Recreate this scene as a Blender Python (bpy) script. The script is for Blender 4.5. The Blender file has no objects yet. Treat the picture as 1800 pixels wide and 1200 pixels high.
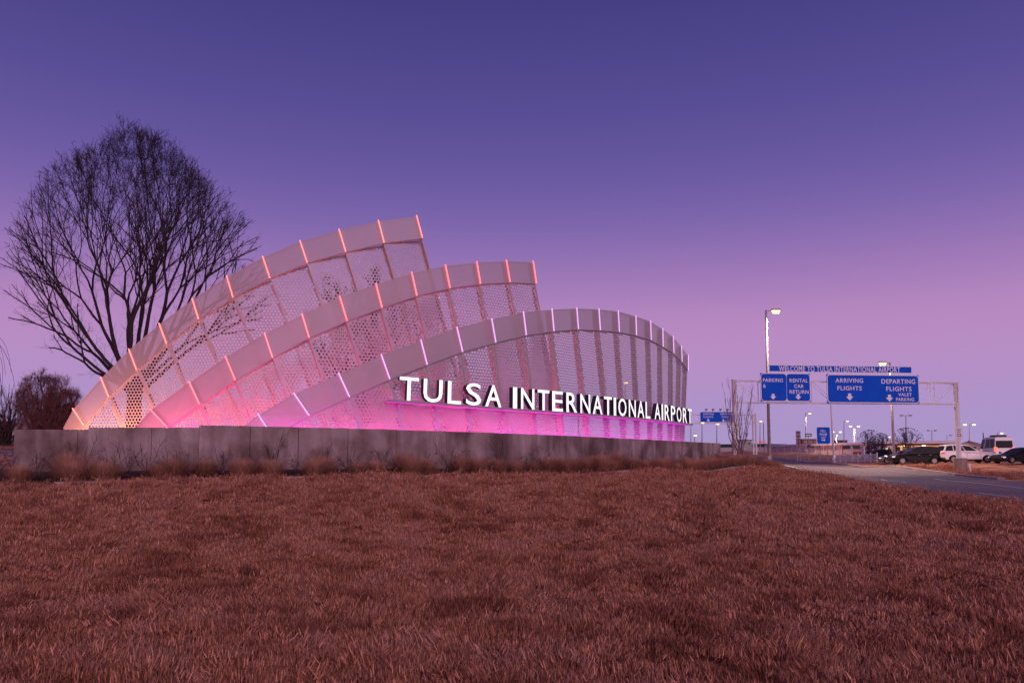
import bpy, bmesh, math, random
import numpy as np
from mathutils import Vector, Matrix
random.seed(7); np.random.seed(7)
SC = bpy.context.scene
COL = SC.collection
# ------------------------------------------------------------------ camera
EYE = 1.52
F = 1400.0
PITCH = math.atan(115 / F)
SH = 87 / F
cam_d = bpy.data.cameras.new('camera')
cam = bpy.data.objects.new('camera', cam_d); COL.objects.link(cam)
cam_d.sensor_width = 36; cam_d.lens = F / 1800 * 36; cam_d.shift_y = 87 / 1800
cam_d.clip_start = .1; cam_d.clip_end = 6000
cam.location = (0, 0, EYE); cam.rotation_euler = (math.pi / 2 + PITCH, 0, 0)
SC.camera = cam
# ------------------------------------------------------------------ sky
def srgb(r, g, b, k=1.0):
    f = lambda c: ((c / 255 + .055) / 1.055) ** 2.4 if c / 255 > .04045 else c / 255 / 12.92
    return (f(r) * k, f(g) * k, f(b) * k, 1)
W = bpy.data.worlds.new("World"); SC.world = W; W.use_nodes = True
wn = W.node_tree.nodes; wl = W.node_tree.links; wn.clear()
w_out = wn.new('ShaderNodeOutputWorld'); w_bg = wn.new('ShaderNodeBackground')
w_tc = wn.new('ShaderNodeTexCoord'); w_sep = wn.new('ShaderNodeSeparateXYZ'); w_r = wn.new('ShaderNodeValToRGB')
wl.new(w_tc.outputs['Generated'], w_sep.inputs[0]); wl.new(w_sep.outputs['Z'], w_r.inputs[0])
SKY = [(0.0, (168, 150, 198)), (.045, (172, 149, 202)), (.09, (178, 144, 198)), (.15, (188, 140, 194)), (.20, (168, 127, 186)),
       (.27, (128, 104, 174)), (.34, (103, 88, 160)), (.42, (84, 75, 146)), (.51, (70, 64, 132)), (1.0, (46, 44, 104))]
e = w_r.color_ramp.elements
while len(e) < len(SKY): e.new(.5)
for el, (p, c) in zip(e, SKY): el.position = p; el.color = srgb(*c)
w_r.color_ramp.interpolation = 'B_SPLINE'
wl.new(w_r.outputs[0], w_bg.inputs[0]); w_bg.inputs[1].default_value = 1.0
wl.new(w_bg.outputs[0], w_out.inputs[0])
# soft afterglow from the western sky, behind the camera
sd = bpy.data.lights.new('afterglow', 'SUN'); sun = bpy.data.objects.new('afterglow', sd); COL.objects.link(sun)
sd.energy = 1.3; sd.angle = math.radians(35); sd.color = (1.0, .64, .68)
sun_dir = Vector((-.30, 1.0, -.34))
sun.rotation_euler = sun_dir.to_track_quat('-Z', 'Y').to_euler()
SC.view_settings.view_transform = 'Standard'; SC.view_settings.look = 'None'
SC.view_settings.exposure = 0; SC.view_settings.gamma = 1; SC.view_settings.use_curve_mapping = False
SC.cycles.max_bounces = 8; SC.cycles.transparent_max_bounces = 24; SC.cycles.use_denoising = True; SC.cycles.denoising_prefilter = 'ACCURATE'; SC.cycles.denoising_input_passes = 'RGB_ALBEDO_NORMAL'; SC.cycles.use_light_tree = True; SC.cycles.use_adaptive_sampling = False
SC.cycles.sample_clamp_indirect = 4.0

# ------------------------------------------------------------------ helpers
CT, ST = math.cos(PITCH), math.sin(PITCH)
def P(px, py, D):
    """point seen at pixel (px,py) of the 1800 x 1200 photograph at forward distance D"""
    xc = (px - 900) / F; yc = (600 - py) / F + SH
    k = D / (CT - yc * ST)
    return Vector((xc * k, D, EYE + (ST + yc * CT) * k))
def PZ(px, z, D):
    """point in pixel column px at distance D and height z"""
    p = P(px, 700, D)
    for _ in range(3):
        lo = P(px, 100, D); hi = P(px, 1100, D)
    t = (z - hi.z) / (lo.z - hi.z)
    py = 1100 - 1000 * t
    for _ in range(4):
        q = P(px, py, D); py -= (z - q.z) * F / D
    return P(px, py, D)

def mat(name, col, rough=.8, metal=0, emit=None, es=1, noise=None, bump=None, spec=None):
    m = bpy.data.materials.new(name); m.use_nodes = True
    nt = m.node_tree; b = nt.nodes['Principled BSDF']
    b.inputs['Base Color'].default_value = (*col, 1); b.inputs['Roughness'].default_value = rough
    b.inputs['Metallic'].default_value = metal
    if spec is not None: b.inputs['Specular IOR Level'].default_value = spec
    if emit: b.inputs['Emission Color'].default_value = (*emit, 1); b.inputs['Emission Strength'].default_value = es
    tc = nt.nodes.new('ShaderNodeTexCoord')
    if noise:   # (scale, amount, colour2, stretch)
        sc_, c2, st = noise
        mp = nt.nodes.new('ShaderNodeMapping'); mp.inputs['Scale'].default_value = st
        n = nt.nodes.new('ShaderNodeTexNoise'); n.inputs['Scale'].default_value = sc_; n.inputs['Detail'].default_value = 6
        r = nt.nodes.new('ShaderNodeValToRGB'); r.color_ramp.elements[0].position = .35; r.color_ramp.elements[1].position = .65
        r.color_ramp.elements[0].color = (*col, 1); r.color_ramp.elements[1].color = (*c2, 1)
        nt.links.new(tc.outputs['Object'], mp.inputs[0]); nt.links.new(mp.outputs[0], n.inputs['Vector'])
        nt.links.new(n.outputs[0], r.inputs[0]); nt.links.new(r.outputs[0], b.inputs['Base Color'])
    if bump:
        n2 = nt.nodes.new('ShaderNodeTexNoise'); n2.inputs['Scale'].default_value = bump[0]; n2.inputs['Detail'].default_value = 5
        bp = nt.nodes.new('ShaderNodeBump'); bp.inputs['Strength'].default_value = bump[1]; bp.inputs['Distance'].default_value = bump[2]
        nt.links.new(tc.outputs['Object'], n2.inputs['Vector']); nt.links.new(n2.outputs[0], bp.inputs['Height'])
        nt.links.new(bp.outputs[0], b.inputs['Normal'])
    return m

class MB:
    def __init__(s): s.v = []; s.f = []; s.m = []
    def add(s, vs, fs, mi=0):
        k = len(s.v); s.v += [tuple(v) for v in vs]
        s.f += [tuple(i + k for i in f) for f in fs]; s.m += [mi] * len(fs); return s
    def hexa(s, p, mi=0):  # 8 corner points: bottom ring then top ring
        return s.add(p, [(0, 3, 2, 1), (4, 5, 6, 7), (0, 1, 5, 4), (1, 2, 6, 5), (2, 3, 7, 6), (3, 0, 4, 7)], mi)
    def box(s, x0, x1, y0, y1, z0, z1, mi=0):
        return s.hexa([(x0, y0, z0), (x1, y0, z0), (x1, y1, z0), (x0, y1, z0), (x0, y0, z1), (x1, y0, z1), (x1, y1, z1), (x0, y1, z1)], mi)
    def bar(s, a, b, w, h=None, up=(0, 0, 1), mi=0):
        a = Vector(a); b = Vector(b); d = (b - a).normalized(); h = h or w
        u = Vector(up)
        if abs(d.dot(u)) > .95: u = Vector((0, 1, 0))
        r = d.cross(u).normalized() * (w / 2); t = r.cross(d).normalized() * (h / 2)
        return s.hexa([a - r - t, a + r - t, b + r - t, b - r - t, a - r + t, a + r + t, b + r + t, b - r + t], mi)
    def tube(s, pts, rad, n=8, mi=0, cap=True):
        pts = [Vector(p) for p in pts]
        if not hasattr(rad, '__len__'): rad = [rad] * len(pts)
        k = len(s.v); prev = None
        for i, p in enumerate(pts):
            d = (pts[min(i + 1, len(pts) - 1)] - pts[max(i - 1, 0)]).normalized()
            u = Vector((0, 0, 1)) if abs(d.z) < .95 else Vector((1, 0, 0))
            r = d.cross(u).normalized(); t = r.cross(d)
            for j in range(n):
                a = 2 * math.pi * j / n
                s.v.append(tuple(p + (r * math.cos(a) + t * math.sin(a)) * rad[i]))
        for i in range(len(pts) - 1):
            for j in range(n):
                a = k + i * n + j; b = k + i * n + (j + 1) % n
                s.f.append((a, b, b + n, a + n)); s.m.append(mi)
        if cap:
            s.f.append(tuple(k + j for j in range(n))); s.f.append(tuple(k + (len(pts) - 1) * n + j for j in reversed(range(n)))); s.m += [mi, mi]
        return s
    def prism(s, poly, y0, y1, mi=0):   # poly in x,z
        n = len(poly)
        vs = [(x, y0, z) for x, z in poly] + [(x, y1, z) for x, z in poly]
        fs = [tuple(range(n)), tuple(reversed(range(n, 2 * n)))] + [(i, i + n, (i + 1) % n + n, (i + 1) % n) for i in range(n)]
        return s.add(vs, fs, mi)
    def mesh(s, name, mats, smooth=False):
        me = bpy.data.meshes.new(name); me.from_pydata(s.v, [], s.f)
        if not isinstance(mats, (list, tuple)): mats = [mats]
        for m in mats: me.materials.append(m)
        if len(mats) > 1: me.polygons.foreach_set('material_index', s.m)
        bm = bmesh.new(); bm.from_mesh(me); bmesh.ops.recalc_face_normals(bm, faces=bm.faces); bm.to_mesh(me); bm.free()
        if smooth: me.polygons.foreach_set('use_smooth', [True] * len(me.polygons))
        return me
    def build(s, name, mats, parent=None, smooth=False, bevel=0):
        me = s.mesh(name, mats, smooth)
        o = link(name, me, parent)
        if bevel:
            b = o.modifiers.new('bevel', 'BEVEL'); b.width = bevel; b.segments = 2; b.limit_method = 'ANGLE'
        return o

def link(name, data, parent=None):
    o = bpy.data.objects.new(name, data); COL.objects.link(o)
    if parent is not None: o.parent = parent
    return o
def tag(o, label=None, cat=None, group=None, kind=None):
    if label: o['label'] = label
    if cat: o['category'] = cat
    if group: o['group'] = group
    if kind: o['kind'] = kind
    return o
def thing(name, loc, rz=0, label=None, cat=None, group=None):
    o = link(name, None); o.location = loc; o.rotation_euler = (0, 0, rz); o.empty_display_size = .3
    return tag(o, label, cat, group)
def children_map():
    m = {}
    for o in bpy.data.objects:
        if o.parent: m.setdefault(o.parent.name, []).append(o)
    return m
def copy_thing(src, loc, rz=0, scale=1, label=None, group=None):
    def rec(o, par):
        c = o.copy(); COL.objects.link(c)
        if par is not None: c.parent = par
        for ch in o.children: rec(ch, c)
        return c
    r = rec(src, None); r.location = loc; r.rotation_euler = (0, 0, rz); r.scale = (scale,) * 3 if not hasattr(scale, '__len__') else scale
    if label: r['label'] = label
    if group: r['group'] = group
    return r
_glyphs = {}
def text_geo(s, weight=0.0):
    """outline of a line of text as (verts, faces) scaled to a unit box, flat in x,z"""
    k = (s, weight)
    if k in _glyphs: return _glyphs[k]
    c = bpy.data.curves.new('t', 'FONT'); c.body = s; c.offset = weight; c.resolution_u = 3; c.space_character = 1.08
    o = bpy.data.objects.new('t', c); COL.objects.link(o)
    dg = bpy.context.evaluated_depsgraph_get(); me = bpy.data.meshes.new_from_object(o.evaluated_get(dg))
    v = np.array([x.co[:] for x in me.vertices]); f = [tuple(p.vertices) for p in me.polygons]
    bpy.data.objects.remove(o); bpy.data.curves.remove(c); bpy.data.meshes.remove(me)
    mn = v.min(0); mx = v.max(0); v = (v - mn) / np.maximum(mx - mn, 1e-6)
    _glyphs[k] = (v, f); return v, f
def add_text(mb, s, x0, x1, z0, z1, y0, y1=None, weight=.02, mi=0, mi_side=None):
    """text filling the rectangle; y0 front, y1 back when it has depth"""
    v, f = text_geo(s, weight)
    fr = [(x0 + a[0] * (x1 - x0), y0, z0 + a[1] * (z1 - z0)) for a in v]
    mb.add(fr, f, mi)
    if y1 is not None:
        n = len(fr); bk = [(a, y1, c) for a, _, c in fr]
        ec = {}
        for p in f:
            for i in range(len(p)):
                a, b = p[i], p[(i + 1) % len(p)]; ec.setdefault((min(a, b), max(a, b)), []).append((a, b))
        sides = [(q[0][1], q[0][0], q[0][0] + n, q[0][1] + n) for q in ec.values() if len(q) == 1]
        mb.add(fr + bk, sides + [tuple(i + n for i in reversed(p)) for p in f], mi if mi_side is None else mi_side)
class Frame:
    """a vertical plane through two ground points; local x along it, local z up, local y away from the camera"""
    def __init__(s, a, b):
        s.o = Vector((a[0], a[1], 0)); d = Vector((b[0] - a[0], b[1] - a[1], 0)); s.e = d.normalized(); s.rz = math.atan2(s.e.y, s.e.x)
        s.n = Vector((-s.e.y, s.e.x, 0))
    def hit(s, px, py, off=0):
        d = P(px, py, 1) - Vector((0, 0, EYE)); o = Vector((0, 0, EYE))
        t = (s.o + s.n * off - o).dot(s.n) / d.dot(s.n); q = o + d * t
        return (q - s.o).dot(s.e), q.z
# ------------------------------------------------------------------ terrain
ctrl = [(-30, 0, 0), (-10, -5, 0), (0, -10, 0), (12, -5, 0), (25, 0, -.05), (-6, 5, .0), (0, 5, 0), (6, 5, 0), (-10, 12, .3), (0, 12, .22), (9, 12, .1), (0, 18, .6), (-8, 15, .55), (8, 20, .4),
        (-60, 10, .6), (-60, 100, 3.4), (-100, 60, 3.4), (-40, 150, 3.5), (0, 150, 3), (0, 90, 2.2), (10, 70, 1.0), (150, 20, 0), (70, 30, .2), (60, 55, .7), (150, 100, 1.2), (90, 150, 1.4), (70, 110, 1.1)]
def cp(px, py, D): q = P(px, py, D); ctrl.append((q.x, q.y, q.z))
for a in [(0, 853, 19.5), (200, 849, 20.5), (400, 843, 22), (700, 840, 24.5), (1000, 837, 31), (1200, 832, 43), (1388, 829, 62),
          (25, 832, 26.5), (350, 829, 26.5), (697, 824, 30), (1058, 818, 40), (1266, 811, 56),
          (1800, 889, 24), (1560, 857, 37), (1450, 839, 55), (1340, 815, 80), (1300, 808, 95), (1267, 803, 112),
          (1800, 845, 48.8), (1645, 830, 64), (1500, 818.5, 85), (1419, 813, 100), (1390, 808.5, 115), (1267, 800.5, 150),
          (1685, 831, 64), (1569, 821, 80), (0, 795, 40), (0, 776, 60), (140, 790, 45)]: cp(*a)
for x, y, z in [(39.8, 77.5, .80), (44, 76, .92), (55, 78, .95), (46, 88, .95), (52, 108, 1.0), (48, 98, 1.0)]: ctrl.append((x, y, z))
CA = np.array(ctrl, float)
def _phi(d2): return np.sqrt(d2 + 9.0)
_A = _phi(((CA[:, None, :2] - CA[None, :, :2]) ** 2).sum(-1)); _n = len(CA)
_M = np.zeros((_n + 1, _n + 1)); _M[:_n, :_n] = _A + np.eye(_n) * -.02; _M[:_n, _n] = 1; _M[_n, :_n] = 1
_w = np.linalg.solve(_M, np.concatenate([CA[:, 2], [0]]))
def tz(x, y):
    x = np.asarray(x, float); y = np.asarray(y, float); sh = x.shape; x = x.ravel(); y = y.ravel()
    r = np.hypot(x, y); k = np.minimum(1, 170 / np.maximum(r, 1e-6)); cx = x * k; cy = y * k   # flat beyond the last control points
    out = np.empty_like(x)
    for i in range(0, len(x), 20000):
        d2 = (cx[i:i + 20000, None] - CA[None, :, 0]) ** 2 + (cy[i:i + 20000, None] - CA[None, :, 1]) ** 2
        out[i:i + 20000] = _phi(d2) @ _w[:_n] + _w[_n]
    # the brown mounds beyond the road
    for mx, my, sx, sy, h in [(58, 165, 9, 10, .75), (46, 160, 6, 8, .8), (74, 160, 9, 9, .35), (60, 140, 9, 7, .35)]:
        out += h * np.exp(-((x - mx) / sx) ** 2 - ((y - my) / sy) ** 2)
    return out.reshape(sh)
def gz(x, y): return float(tz(np.array([x]), np.array([y]))[0])
def vnoise(x, y, seed):
    xi = np.floor(x).astype(int); yi = np.floor(y).astype(int); fx = x - xi; fy = y - yi
    fx = fx * fx * (3 - 2 * fx); fy = fy * fy * (3 - 2 * fy)
    def h(a, b):
        v = (a * 374761393 + b * 668265263 + seed * 974711) & 0x7fffffff
        v = ((v ^ (v >> 13)) * 1274126177) & 0x7fffffff
        return ((v ^ (v >> 16)) & 0xffff) / 65535.0
    return (h(xi, yi) * (1 - fx) + h(xi + 1, yi) * fx) * (1 - fy) + (h(xi, yi + 1) * (1 - fx) + h(xi + 1, yi + 1) * fx) * fy
def bumps(x, y):
    return (vnoise(x * .55, y * .8, 1) - .5) * .13 + (vnoise(x * 1.7 + y * .2, y * 2.6, 2) - .5) * .12 + (vnoise(x * 4.3, y * 5.5, 3) - .5) * .06
# ------------------------------------------------------------------ materials
def lawn_mat(name, cols, scale=1.0, instanced=False):
    m = bpy.data.materials.new(name); m.use_nodes = True; nt = m.node_tree; b = nt.nodes['Principled BSDF']
    b.inputs['Roughness'].default_value = .9; b.inputs['Specular IOR Level'].default_value = .15
    g = nt.nodes.new('ShaderNodeNewGeometry')
    n = nt.nodes.new('ShaderNodeTexNoise'); n.inputs['Scale'].default_value = .9 * scale; n.inputs['Detail'].default_value = 7; n.inputs['Roughness'].default_value = .65
    nt.links.new(g.outputs['Position'], n.inputs['Vector'])
    r = nt.nodes.new('ShaderNodeValToRGB'); el = r.color_ramp.elements
    while len(el) < len(cols): el.new(.5)
    for i, (q, c) in enumerate(zip(el, cols)): q.position = .37 + .26 * i / (len(cols) - 1); q.color = (*c, 1)
    src = n.outputs[0]
    if instanced:
        oi = nt.nodes.new('ShaderNodeObjectInfo'); ad = nt.nodes.new('ShaderNodeMath'); ad.operation = 'MULTIPLY_ADD'
        ad.inputs[1].default_value = .22; nt.links.new(oi.outputs['Random'], ad.inputs[0])
        sb = nt.nodes.new('ShaderNodeMath'); sb.operation = 'SUBTRACT'; sb.inputs[1].default_value = .11
        nt.links.new(n.outputs[0], sb.inputs[0]); nt.links.new(sb.outputs[0], ad.inputs[2]); src = ad.outputs[0]
    nt.links.new(src, r.inputs[0]); last = r.outputs[0]
    if instanced:   # every blade a shade of its own, a few of them pale straw
        at_ = nt.nodes.new('ShaderNodeAttribute'); at_.attribute_name = 'shade'
        mx = nt.nodes.new('ShaderNodeVectorMath'); mx.operation = 'SCALE'; nt.links.new(last, mx.inputs[0]); nt.links.new(at_.outputs['Fac'], mx.inputs['Scale']); last = mx.outputs[0]
    nt.links.new(last, b.inputs['Base Color'])
    return m
LC = [(.26, .095, .060), (.40, .165, .100), (.60, .275, .165), (.48, .235, .17)]
m_ground = lawn_mat('dormant_turf', [tuple(c * 1.05 for c in q) for q in LC], .8)
m_blade = lawn_mat('dormant_grass_blades', LC, 1.2, True)
m_mulch = mat('mulch', (.035, .018, .014), .95, noise=(9, (.08, .04, .03), (1, 1, 1)), bump=(30, 1, .05))
m_asphalt = mat('asphalt', (.15, .10, .12), .8, noise=(.35, (.20, .135, .155), (1, .25, 1)), bump=(60, .4, .01))
m_mark = mat('road_paint', (.72, .69, .69), .7, noise=(6, (.45, .42, .42), (1, 1, 1)))
m_kerb = mat('kerb_concrete', (.50, .44, .42), .85, noise=(2.5, (.36, .31, .30), (1, 1, 1)))
m_conc = bpy.data.materials.new('cast_concrete'); m_conc.use_nodes = True
def _conc():
    nt = m_conc.node_tree; b = nt.nodes['Principled BSDF']; b.inputs['Roughness'].default_value = .85; b.inputs['Specular IOR Level'].default_value = .3
    g = nt.nodes.new('ShaderNodeNewGeometry')
    def noise(sc, st, det=5):
        mp = nt.nodes.new('ShaderNodeMapping'); mp.inputs['Scale'].default_value = st
        n = nt.nodes.new('ShaderNodeTexNoise'); n.inputs['Scale'].default_value = sc; n.inputs['Detail'].default_value = det
        nt.links.new(g.outputs['Position'], mp.inputs[0]); nt.links.new(mp.outputs[0], n.inputs['Vector']); return n.outputs[0]
    def ramp(src, p0, p1, c0, c1):
        r = nt.nodes.new('ShaderNodeValToRGB'); r.color_ramp.elements[0].position = p0; r.color_ramp.elements[1].position = p1
        r.color_ramp.elements[0].color = (*c0, 1); r.color_ramp.elements[1].color = (*c1, 1); nt.links.new(src, r.inputs[0]); return r.outputs[0]
    def mul(a, c, f=1.0):
        x = nt.nodes.new('ShaderNodeMix'); x.data_type = 'RGBA'; x.blend_type = 'MULTIPLY'; x.inputs[0].default_value = f
        nt.links.new(a, x.inputs[6]); nt.links.new(c, x.inputs[7]); return x.outputs[2]
    base = ramp(noise(.75, (1, 1, .9), 7), .38, .62, (.20, .13, .12), (.47, .36, .35))
    streak = ramp(noise(2.2, (1.2, 1.2, .16)), .36, .60, (.74, .68, .68), (1, 1, 1))
    fine = ramp(noise(22, (1, 1, 1), 4), .3, .6, (.85, .84, .84), (1, 1, 1))
    nt.links.new(mul(mul(base, streak), fine), b.inputs['Base Color'])
    bp = nt.nodes.new('ShaderNodeBump'); bp.inputs['Strength'].default_value = .25; bp.inputs['Distance'].default_value = .02
    nt.links.new(noise(14, (1, 1, 1)), bp.inputs['Height']); nt.links.new(bp.outputs[0], b.inputs['Normal'])
_conc()
m_steel = mat('painted_white_steel', (.54, .46, .49), .5, noise=(1.5, (.47, .40, .43), (1, 1, 1)))
m_rib = mat('white_steel_rib', (.50, .43, .46), .5)
m_band = bpy.data.materials.new('micro_perforated_sheet'); m_band.use_nodes = True
def _band():   # sheet drilled with pin holes far too fine to be seen one by one
    nt = m_band.node_tree; b = nt.nodes['Principled BSDF']; b.inputs['Base Color'].default_value = (.57, .49, .52, 1); b.inputs['Roughness'].default_value = .55
    t = nt.nodes.new('ShaderNodeBsdfTransparent'); x = nt.nodes.new('ShaderNodeMixShader'); x.inputs[0].default_value = .45
    nt.links.new(b.outputs[0], x.inputs[1]); nt.links.new(t.outputs[0], x.inputs[2]); nt.links.new(x.outputs[0], nt.nodes['Material Output'].inputs[0])
_band()
def led(name, c, k): return mat(name, (.8, .8, .8), .4, emit=c, es=k)
m_led1 = led('orange_light_strip', (1, .12, .035), 2.1)
m_led2 = led('red_light_strip', (1, .075, .045), 2.1)
m_led3 = led('lavender_light_strip', (.80, .36, .92), .95)
m_grey = mat('galvanised_steel', (.40, .36, .37), .5, noise=(3, (.32, .28, .29), (1, 1, .3)))
m_white = mat('white_paint', (.74, .70, .70), .5)
m_bark = mat('dark_bark', (.030, .019, .020), .95)
m_twig = mat('dark_twigs', (.032, .019, .021), .95)
m_redtwig = mat('reddish_twigs', (.19, .075, .08), .95)
m_shrub = mat('shrub_twigs', (.07, .035, .036), .95)
m_dark = mat('black_plastic', (.015, .014, .016), .5)

# ------------------------------------------------------------------ the ground sheet
rr = np.concatenate([[.05, 1, 2, 3], np.exp(np.arange(math.log(4), math.log(75), .0125)), np.exp(np.arange(math.log(76), math.log(300), .05)), [400, 600, 1000, 1800, 3200]])
aa = np.concatenate([np.arange(-42, 42, .24), np.arange(42, 318, 3.0)]) * math.pi / 180
R_, A_ = np.meshgrid(rr, aa, indexing='ij'); gx = R_ * np.sin(A_); gy = R_ * np.cos(A_)
gzv = tz(gx, gy) + bumps(gx, gy) * np.clip((R_ - .5) / 3, 0, 1) * np.clip((120 - R_) / 60, 0, 1)
nr, na = gx.shape
def smoothstep(a, b, v): t = np.clip((v - a) / (b - a), 0, 1); return t * t * (3 - 2 * t)
# polylines
def line_pts(L): return np.array([P(*a)[:2] for a in L])
near_edge = np.array([[13.4, 8], [14.5, 17]] + [list(P(*a)[:2]) for a in [(1800, 889, 24), (1560, 857, 37), (1450, 839, 55), (1384, 828, 63.5), (1340, 815, 80), (1300, 808, 95), (1267, 803, 112)]] + [[21, 130], [5, 150]])
far_edge = np.array([[27.5, 15], [28.8, 32]] + [list(P(*a)[:2]) for a in [(1800, 845, 48.8), (1645, 830, 64), (1500, 818.5, 85), (1419, 813, 100), (1390, 808.5, 115), (1340, 804, 130), (1267, 800.5, 150)]] + [[22, 163], [0, 175]])
def resample(L, n, smooth=True):
    L = np.asarray(L, float)
    if smooth:
        for _ in range(3):
            q = [L[0]]
            for a, b in zip(L[:-1], L[1:]): q += [a * .75 + b * .25, a * .25 + b * .75]
            q.append(L[-1]); L = np.array(q)
    s = np.concatenate([[0], np.cumsum(np.hypot(*np.diff(L[:, :2], axis=0).T))]); t = np.linspace(0, s[-1], n)
    return np.stack([np.interp(t, s, L[:, k]) for k in range(L.shape[1])], 1)
NE = resample(near_edge, 140); FE = resample(far_edge, 140)
def in_poly(x, y, poly):
    c = np.zeros(x.shape, bool); j = len(poly) - 1
    for i in range(len(poly)):
        xi, yi = poly[i]; xj, yj = poly[j]
        c ^= ((yi > y) != (yj > y)) & (x < (xj - xi) * (y - yi) / (yj - yi + 1e-12) + xi); j = i
    return c
def dist_poly(x, y, L):
    d = np.full(x.shape, 1e9)
    for (ax, ay), (bx, by) in zip(L[:-1], L[1:]):
        dx, dy = bx - ax, by - ay; t = np.clip(((x - ax) * dx + (y - ay) * dy) / (dx * dx + dy * dy + 1e-12), 0, 1)
        d = np.minimum(d, np.hypot(x - ax - t * dx, y - ay - t * dy))
    return d
road_poly = np.concatenate([NE, FE[::-1]])
bed_front = resample(np.array([list(P(*a)[:2]) for a in [(-260, 870, 17.5), (0, 854, 19.3), (200, 849, 20.4), (400, 843, 21.9), (700, 840, 24.4), (1000, 837, 30.9), (1200, 832, 42.9), (1386, 829, 62)]]), 120)
tip = P(1410, 828, 63.5)
bed_back = np.array([list(P(*a)[:2]) for a in [(1370, 815, 72), (1300, 812, 74), (1262, 811, 62), (1100, 815, 47), (900, 820, 38), (500, 825, 30), (200, 830, 28.5), (-100, 830, 29), (-260, 830, 28)]])
bed_poly = np.concatenate([bed_front, bed_back])
# flatten bumps and sink under the road and the bed so that their sheets lie clear above
mroad = in_poly(gx, gy, road_poly); droad = dist_poly(gx, gy, road_poly); sroad = np.where(mroad, 1, 1 - smoothstep(.0, 1.2, droad))
mbed = in_poly(gx, gy, bed_poly); dbed = dist_poly(gx, gy, bed_poly)
sbed = np.where(mbed, 1, 1 - smoothstep(0, .6, dbed))
base = tz(gx, gy); gzv = base + (gzv - base) * (1 - np.maximum(sroad, sbed)) - .12 * np.where(mroad & (droad > .3), 1, 0) - .040 * (1 - smoothstep(20, 40, R_)) - .05 * np.where(mbed & (dbed > .25), 1, 0)
idx = np.arange(nr * na).reshape(nr, na)
fa = idx[:-1, :]; fb = idx[1:, :]
faces = np.stack([fa, fb, np.roll(fb, -1, 1), np.roll(fa, -1, 1)], -1).reshape(-1, 4)
me = bpy.data.meshes.new('ground'); me.vertices.add(nr * na); me.vertices.foreach_set('co', np.stack([gx, gy, gzv], -1).ravel())
me.loops.add(faces.size); me.loops.foreach_set('vertex_index', faces.ravel()); me.polygons.add(len(faces))
me.polygons.foreach_set('loop_start', np.arange(len(faces)) * 4); me.polygons.foreach_set('loop_total', np.full(len(faces), 4))
me.update(); me.validate(); me.polygons.foreach_set('use_smooth', [True] * len(faces)); me.materials.append(m_ground)
tag(link('ground', me), kind='structure')

def drape(name, poly_a, poly_b, m, dz, kind='structure', n_across=8, parent=None):
    na_ = len(poly_a); vs = []; 
    for i in range(na_):
        for j in range(n_across + 1):
            t = j / n_across; q = poly_a[i] * (1 - t) + poly_b[i] * t; vs.append(q)
    vs = np.array(vs); z = tz(vs[:, 0], vs[:, 1]) + dz
    mb = MB(); mb.v = [(a, b, c) for (a, b), c in zip(vs[:, :2], z)]
    w = n_across + 1
    mb.f = [(i * w + j, i * w + j + 1, (i + 1) * w + j + 1, (i + 1) * w + j) for i in range(na_ - 1) for j in range(n_across)]; mb.m = [0] * len(mb.f)
    o = mb.build(name, m, parent, smooth=True)
    if kind: tag(o, kind=kind)
    return o
road = drape('road', NE, FE, m_asphalt, -.02, n_across=16)
bf = resample(bed_front, 120, False); bb = resample(bed_back[::-1], 120, False)
drape('planting_bed', bf, bb, m_mulch, .02, n_across=10)
# kerbs along the road: a raised concrete strip with an upstand
def ribbon(name, L, w, h, m, side=1, dz=-.03, kind='structure', hfun=None):
    L = np.asarray(L); d = np.gradient(L, axis=0); d /= np.hypot(d[:, 0], d[:, 1])[:, None]; nrm = np.stack([-d[:, 1], d[:, 0]], 1) * side
    a = L; b = L + nrm * w; z = tz(a[:, 0], a[:, 1]); mb = MB(); k = len(L)
    for i in range(k):
        zz = z[i]; mb.v += [(a[i, 0], a[i, 1], zz + dz), (a[i, 0], a[i, 1], zz + h), (b[i, 0], b[i, 1], zz + h), (b[i, 0], b[i, 1], zz + dz)]
    for i in range(k - 1):
        for j in range(4): mb.f.append((i * 4 + j, i * 4 + (j + 1) % 4, (i + 1) * 4 + (j + 1) % 4, (i + 1) * 4 + j))
    mb.f += [(0, 1, 2, 3), (4 * k - 1, 4 * k - 2, 4 * k - 3, 4 * k - 4)]; mb.m = [0] * len(mb.f)
    o = mb.build(name, m); tag(o, kind=kind); return o
fk = FE[(FE[:, 1] > 51.5) & (FE[:, 1] < 150)]
ribbon('kerb', fk, .45, .12, m_kerb, -1)
nk = NE[(NE[:, 1] > 74) & (NE[:, 1] < 140)]
ribbon('kerb', nk, .3, .10, m_kerb, 1)
ribbon('bed_kerb', bed_front[8:], .22, .075, m_kerb, -1)
tipL = resample(np.array([bed_front[-1], tip[:2], list(P(1400, 823, 68)[:2]), list(P(1375, 818, 75)[:2])]), 24)
ribbon('bed_kerb', tipL, .3, .08, m_kerb, -1)
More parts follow.
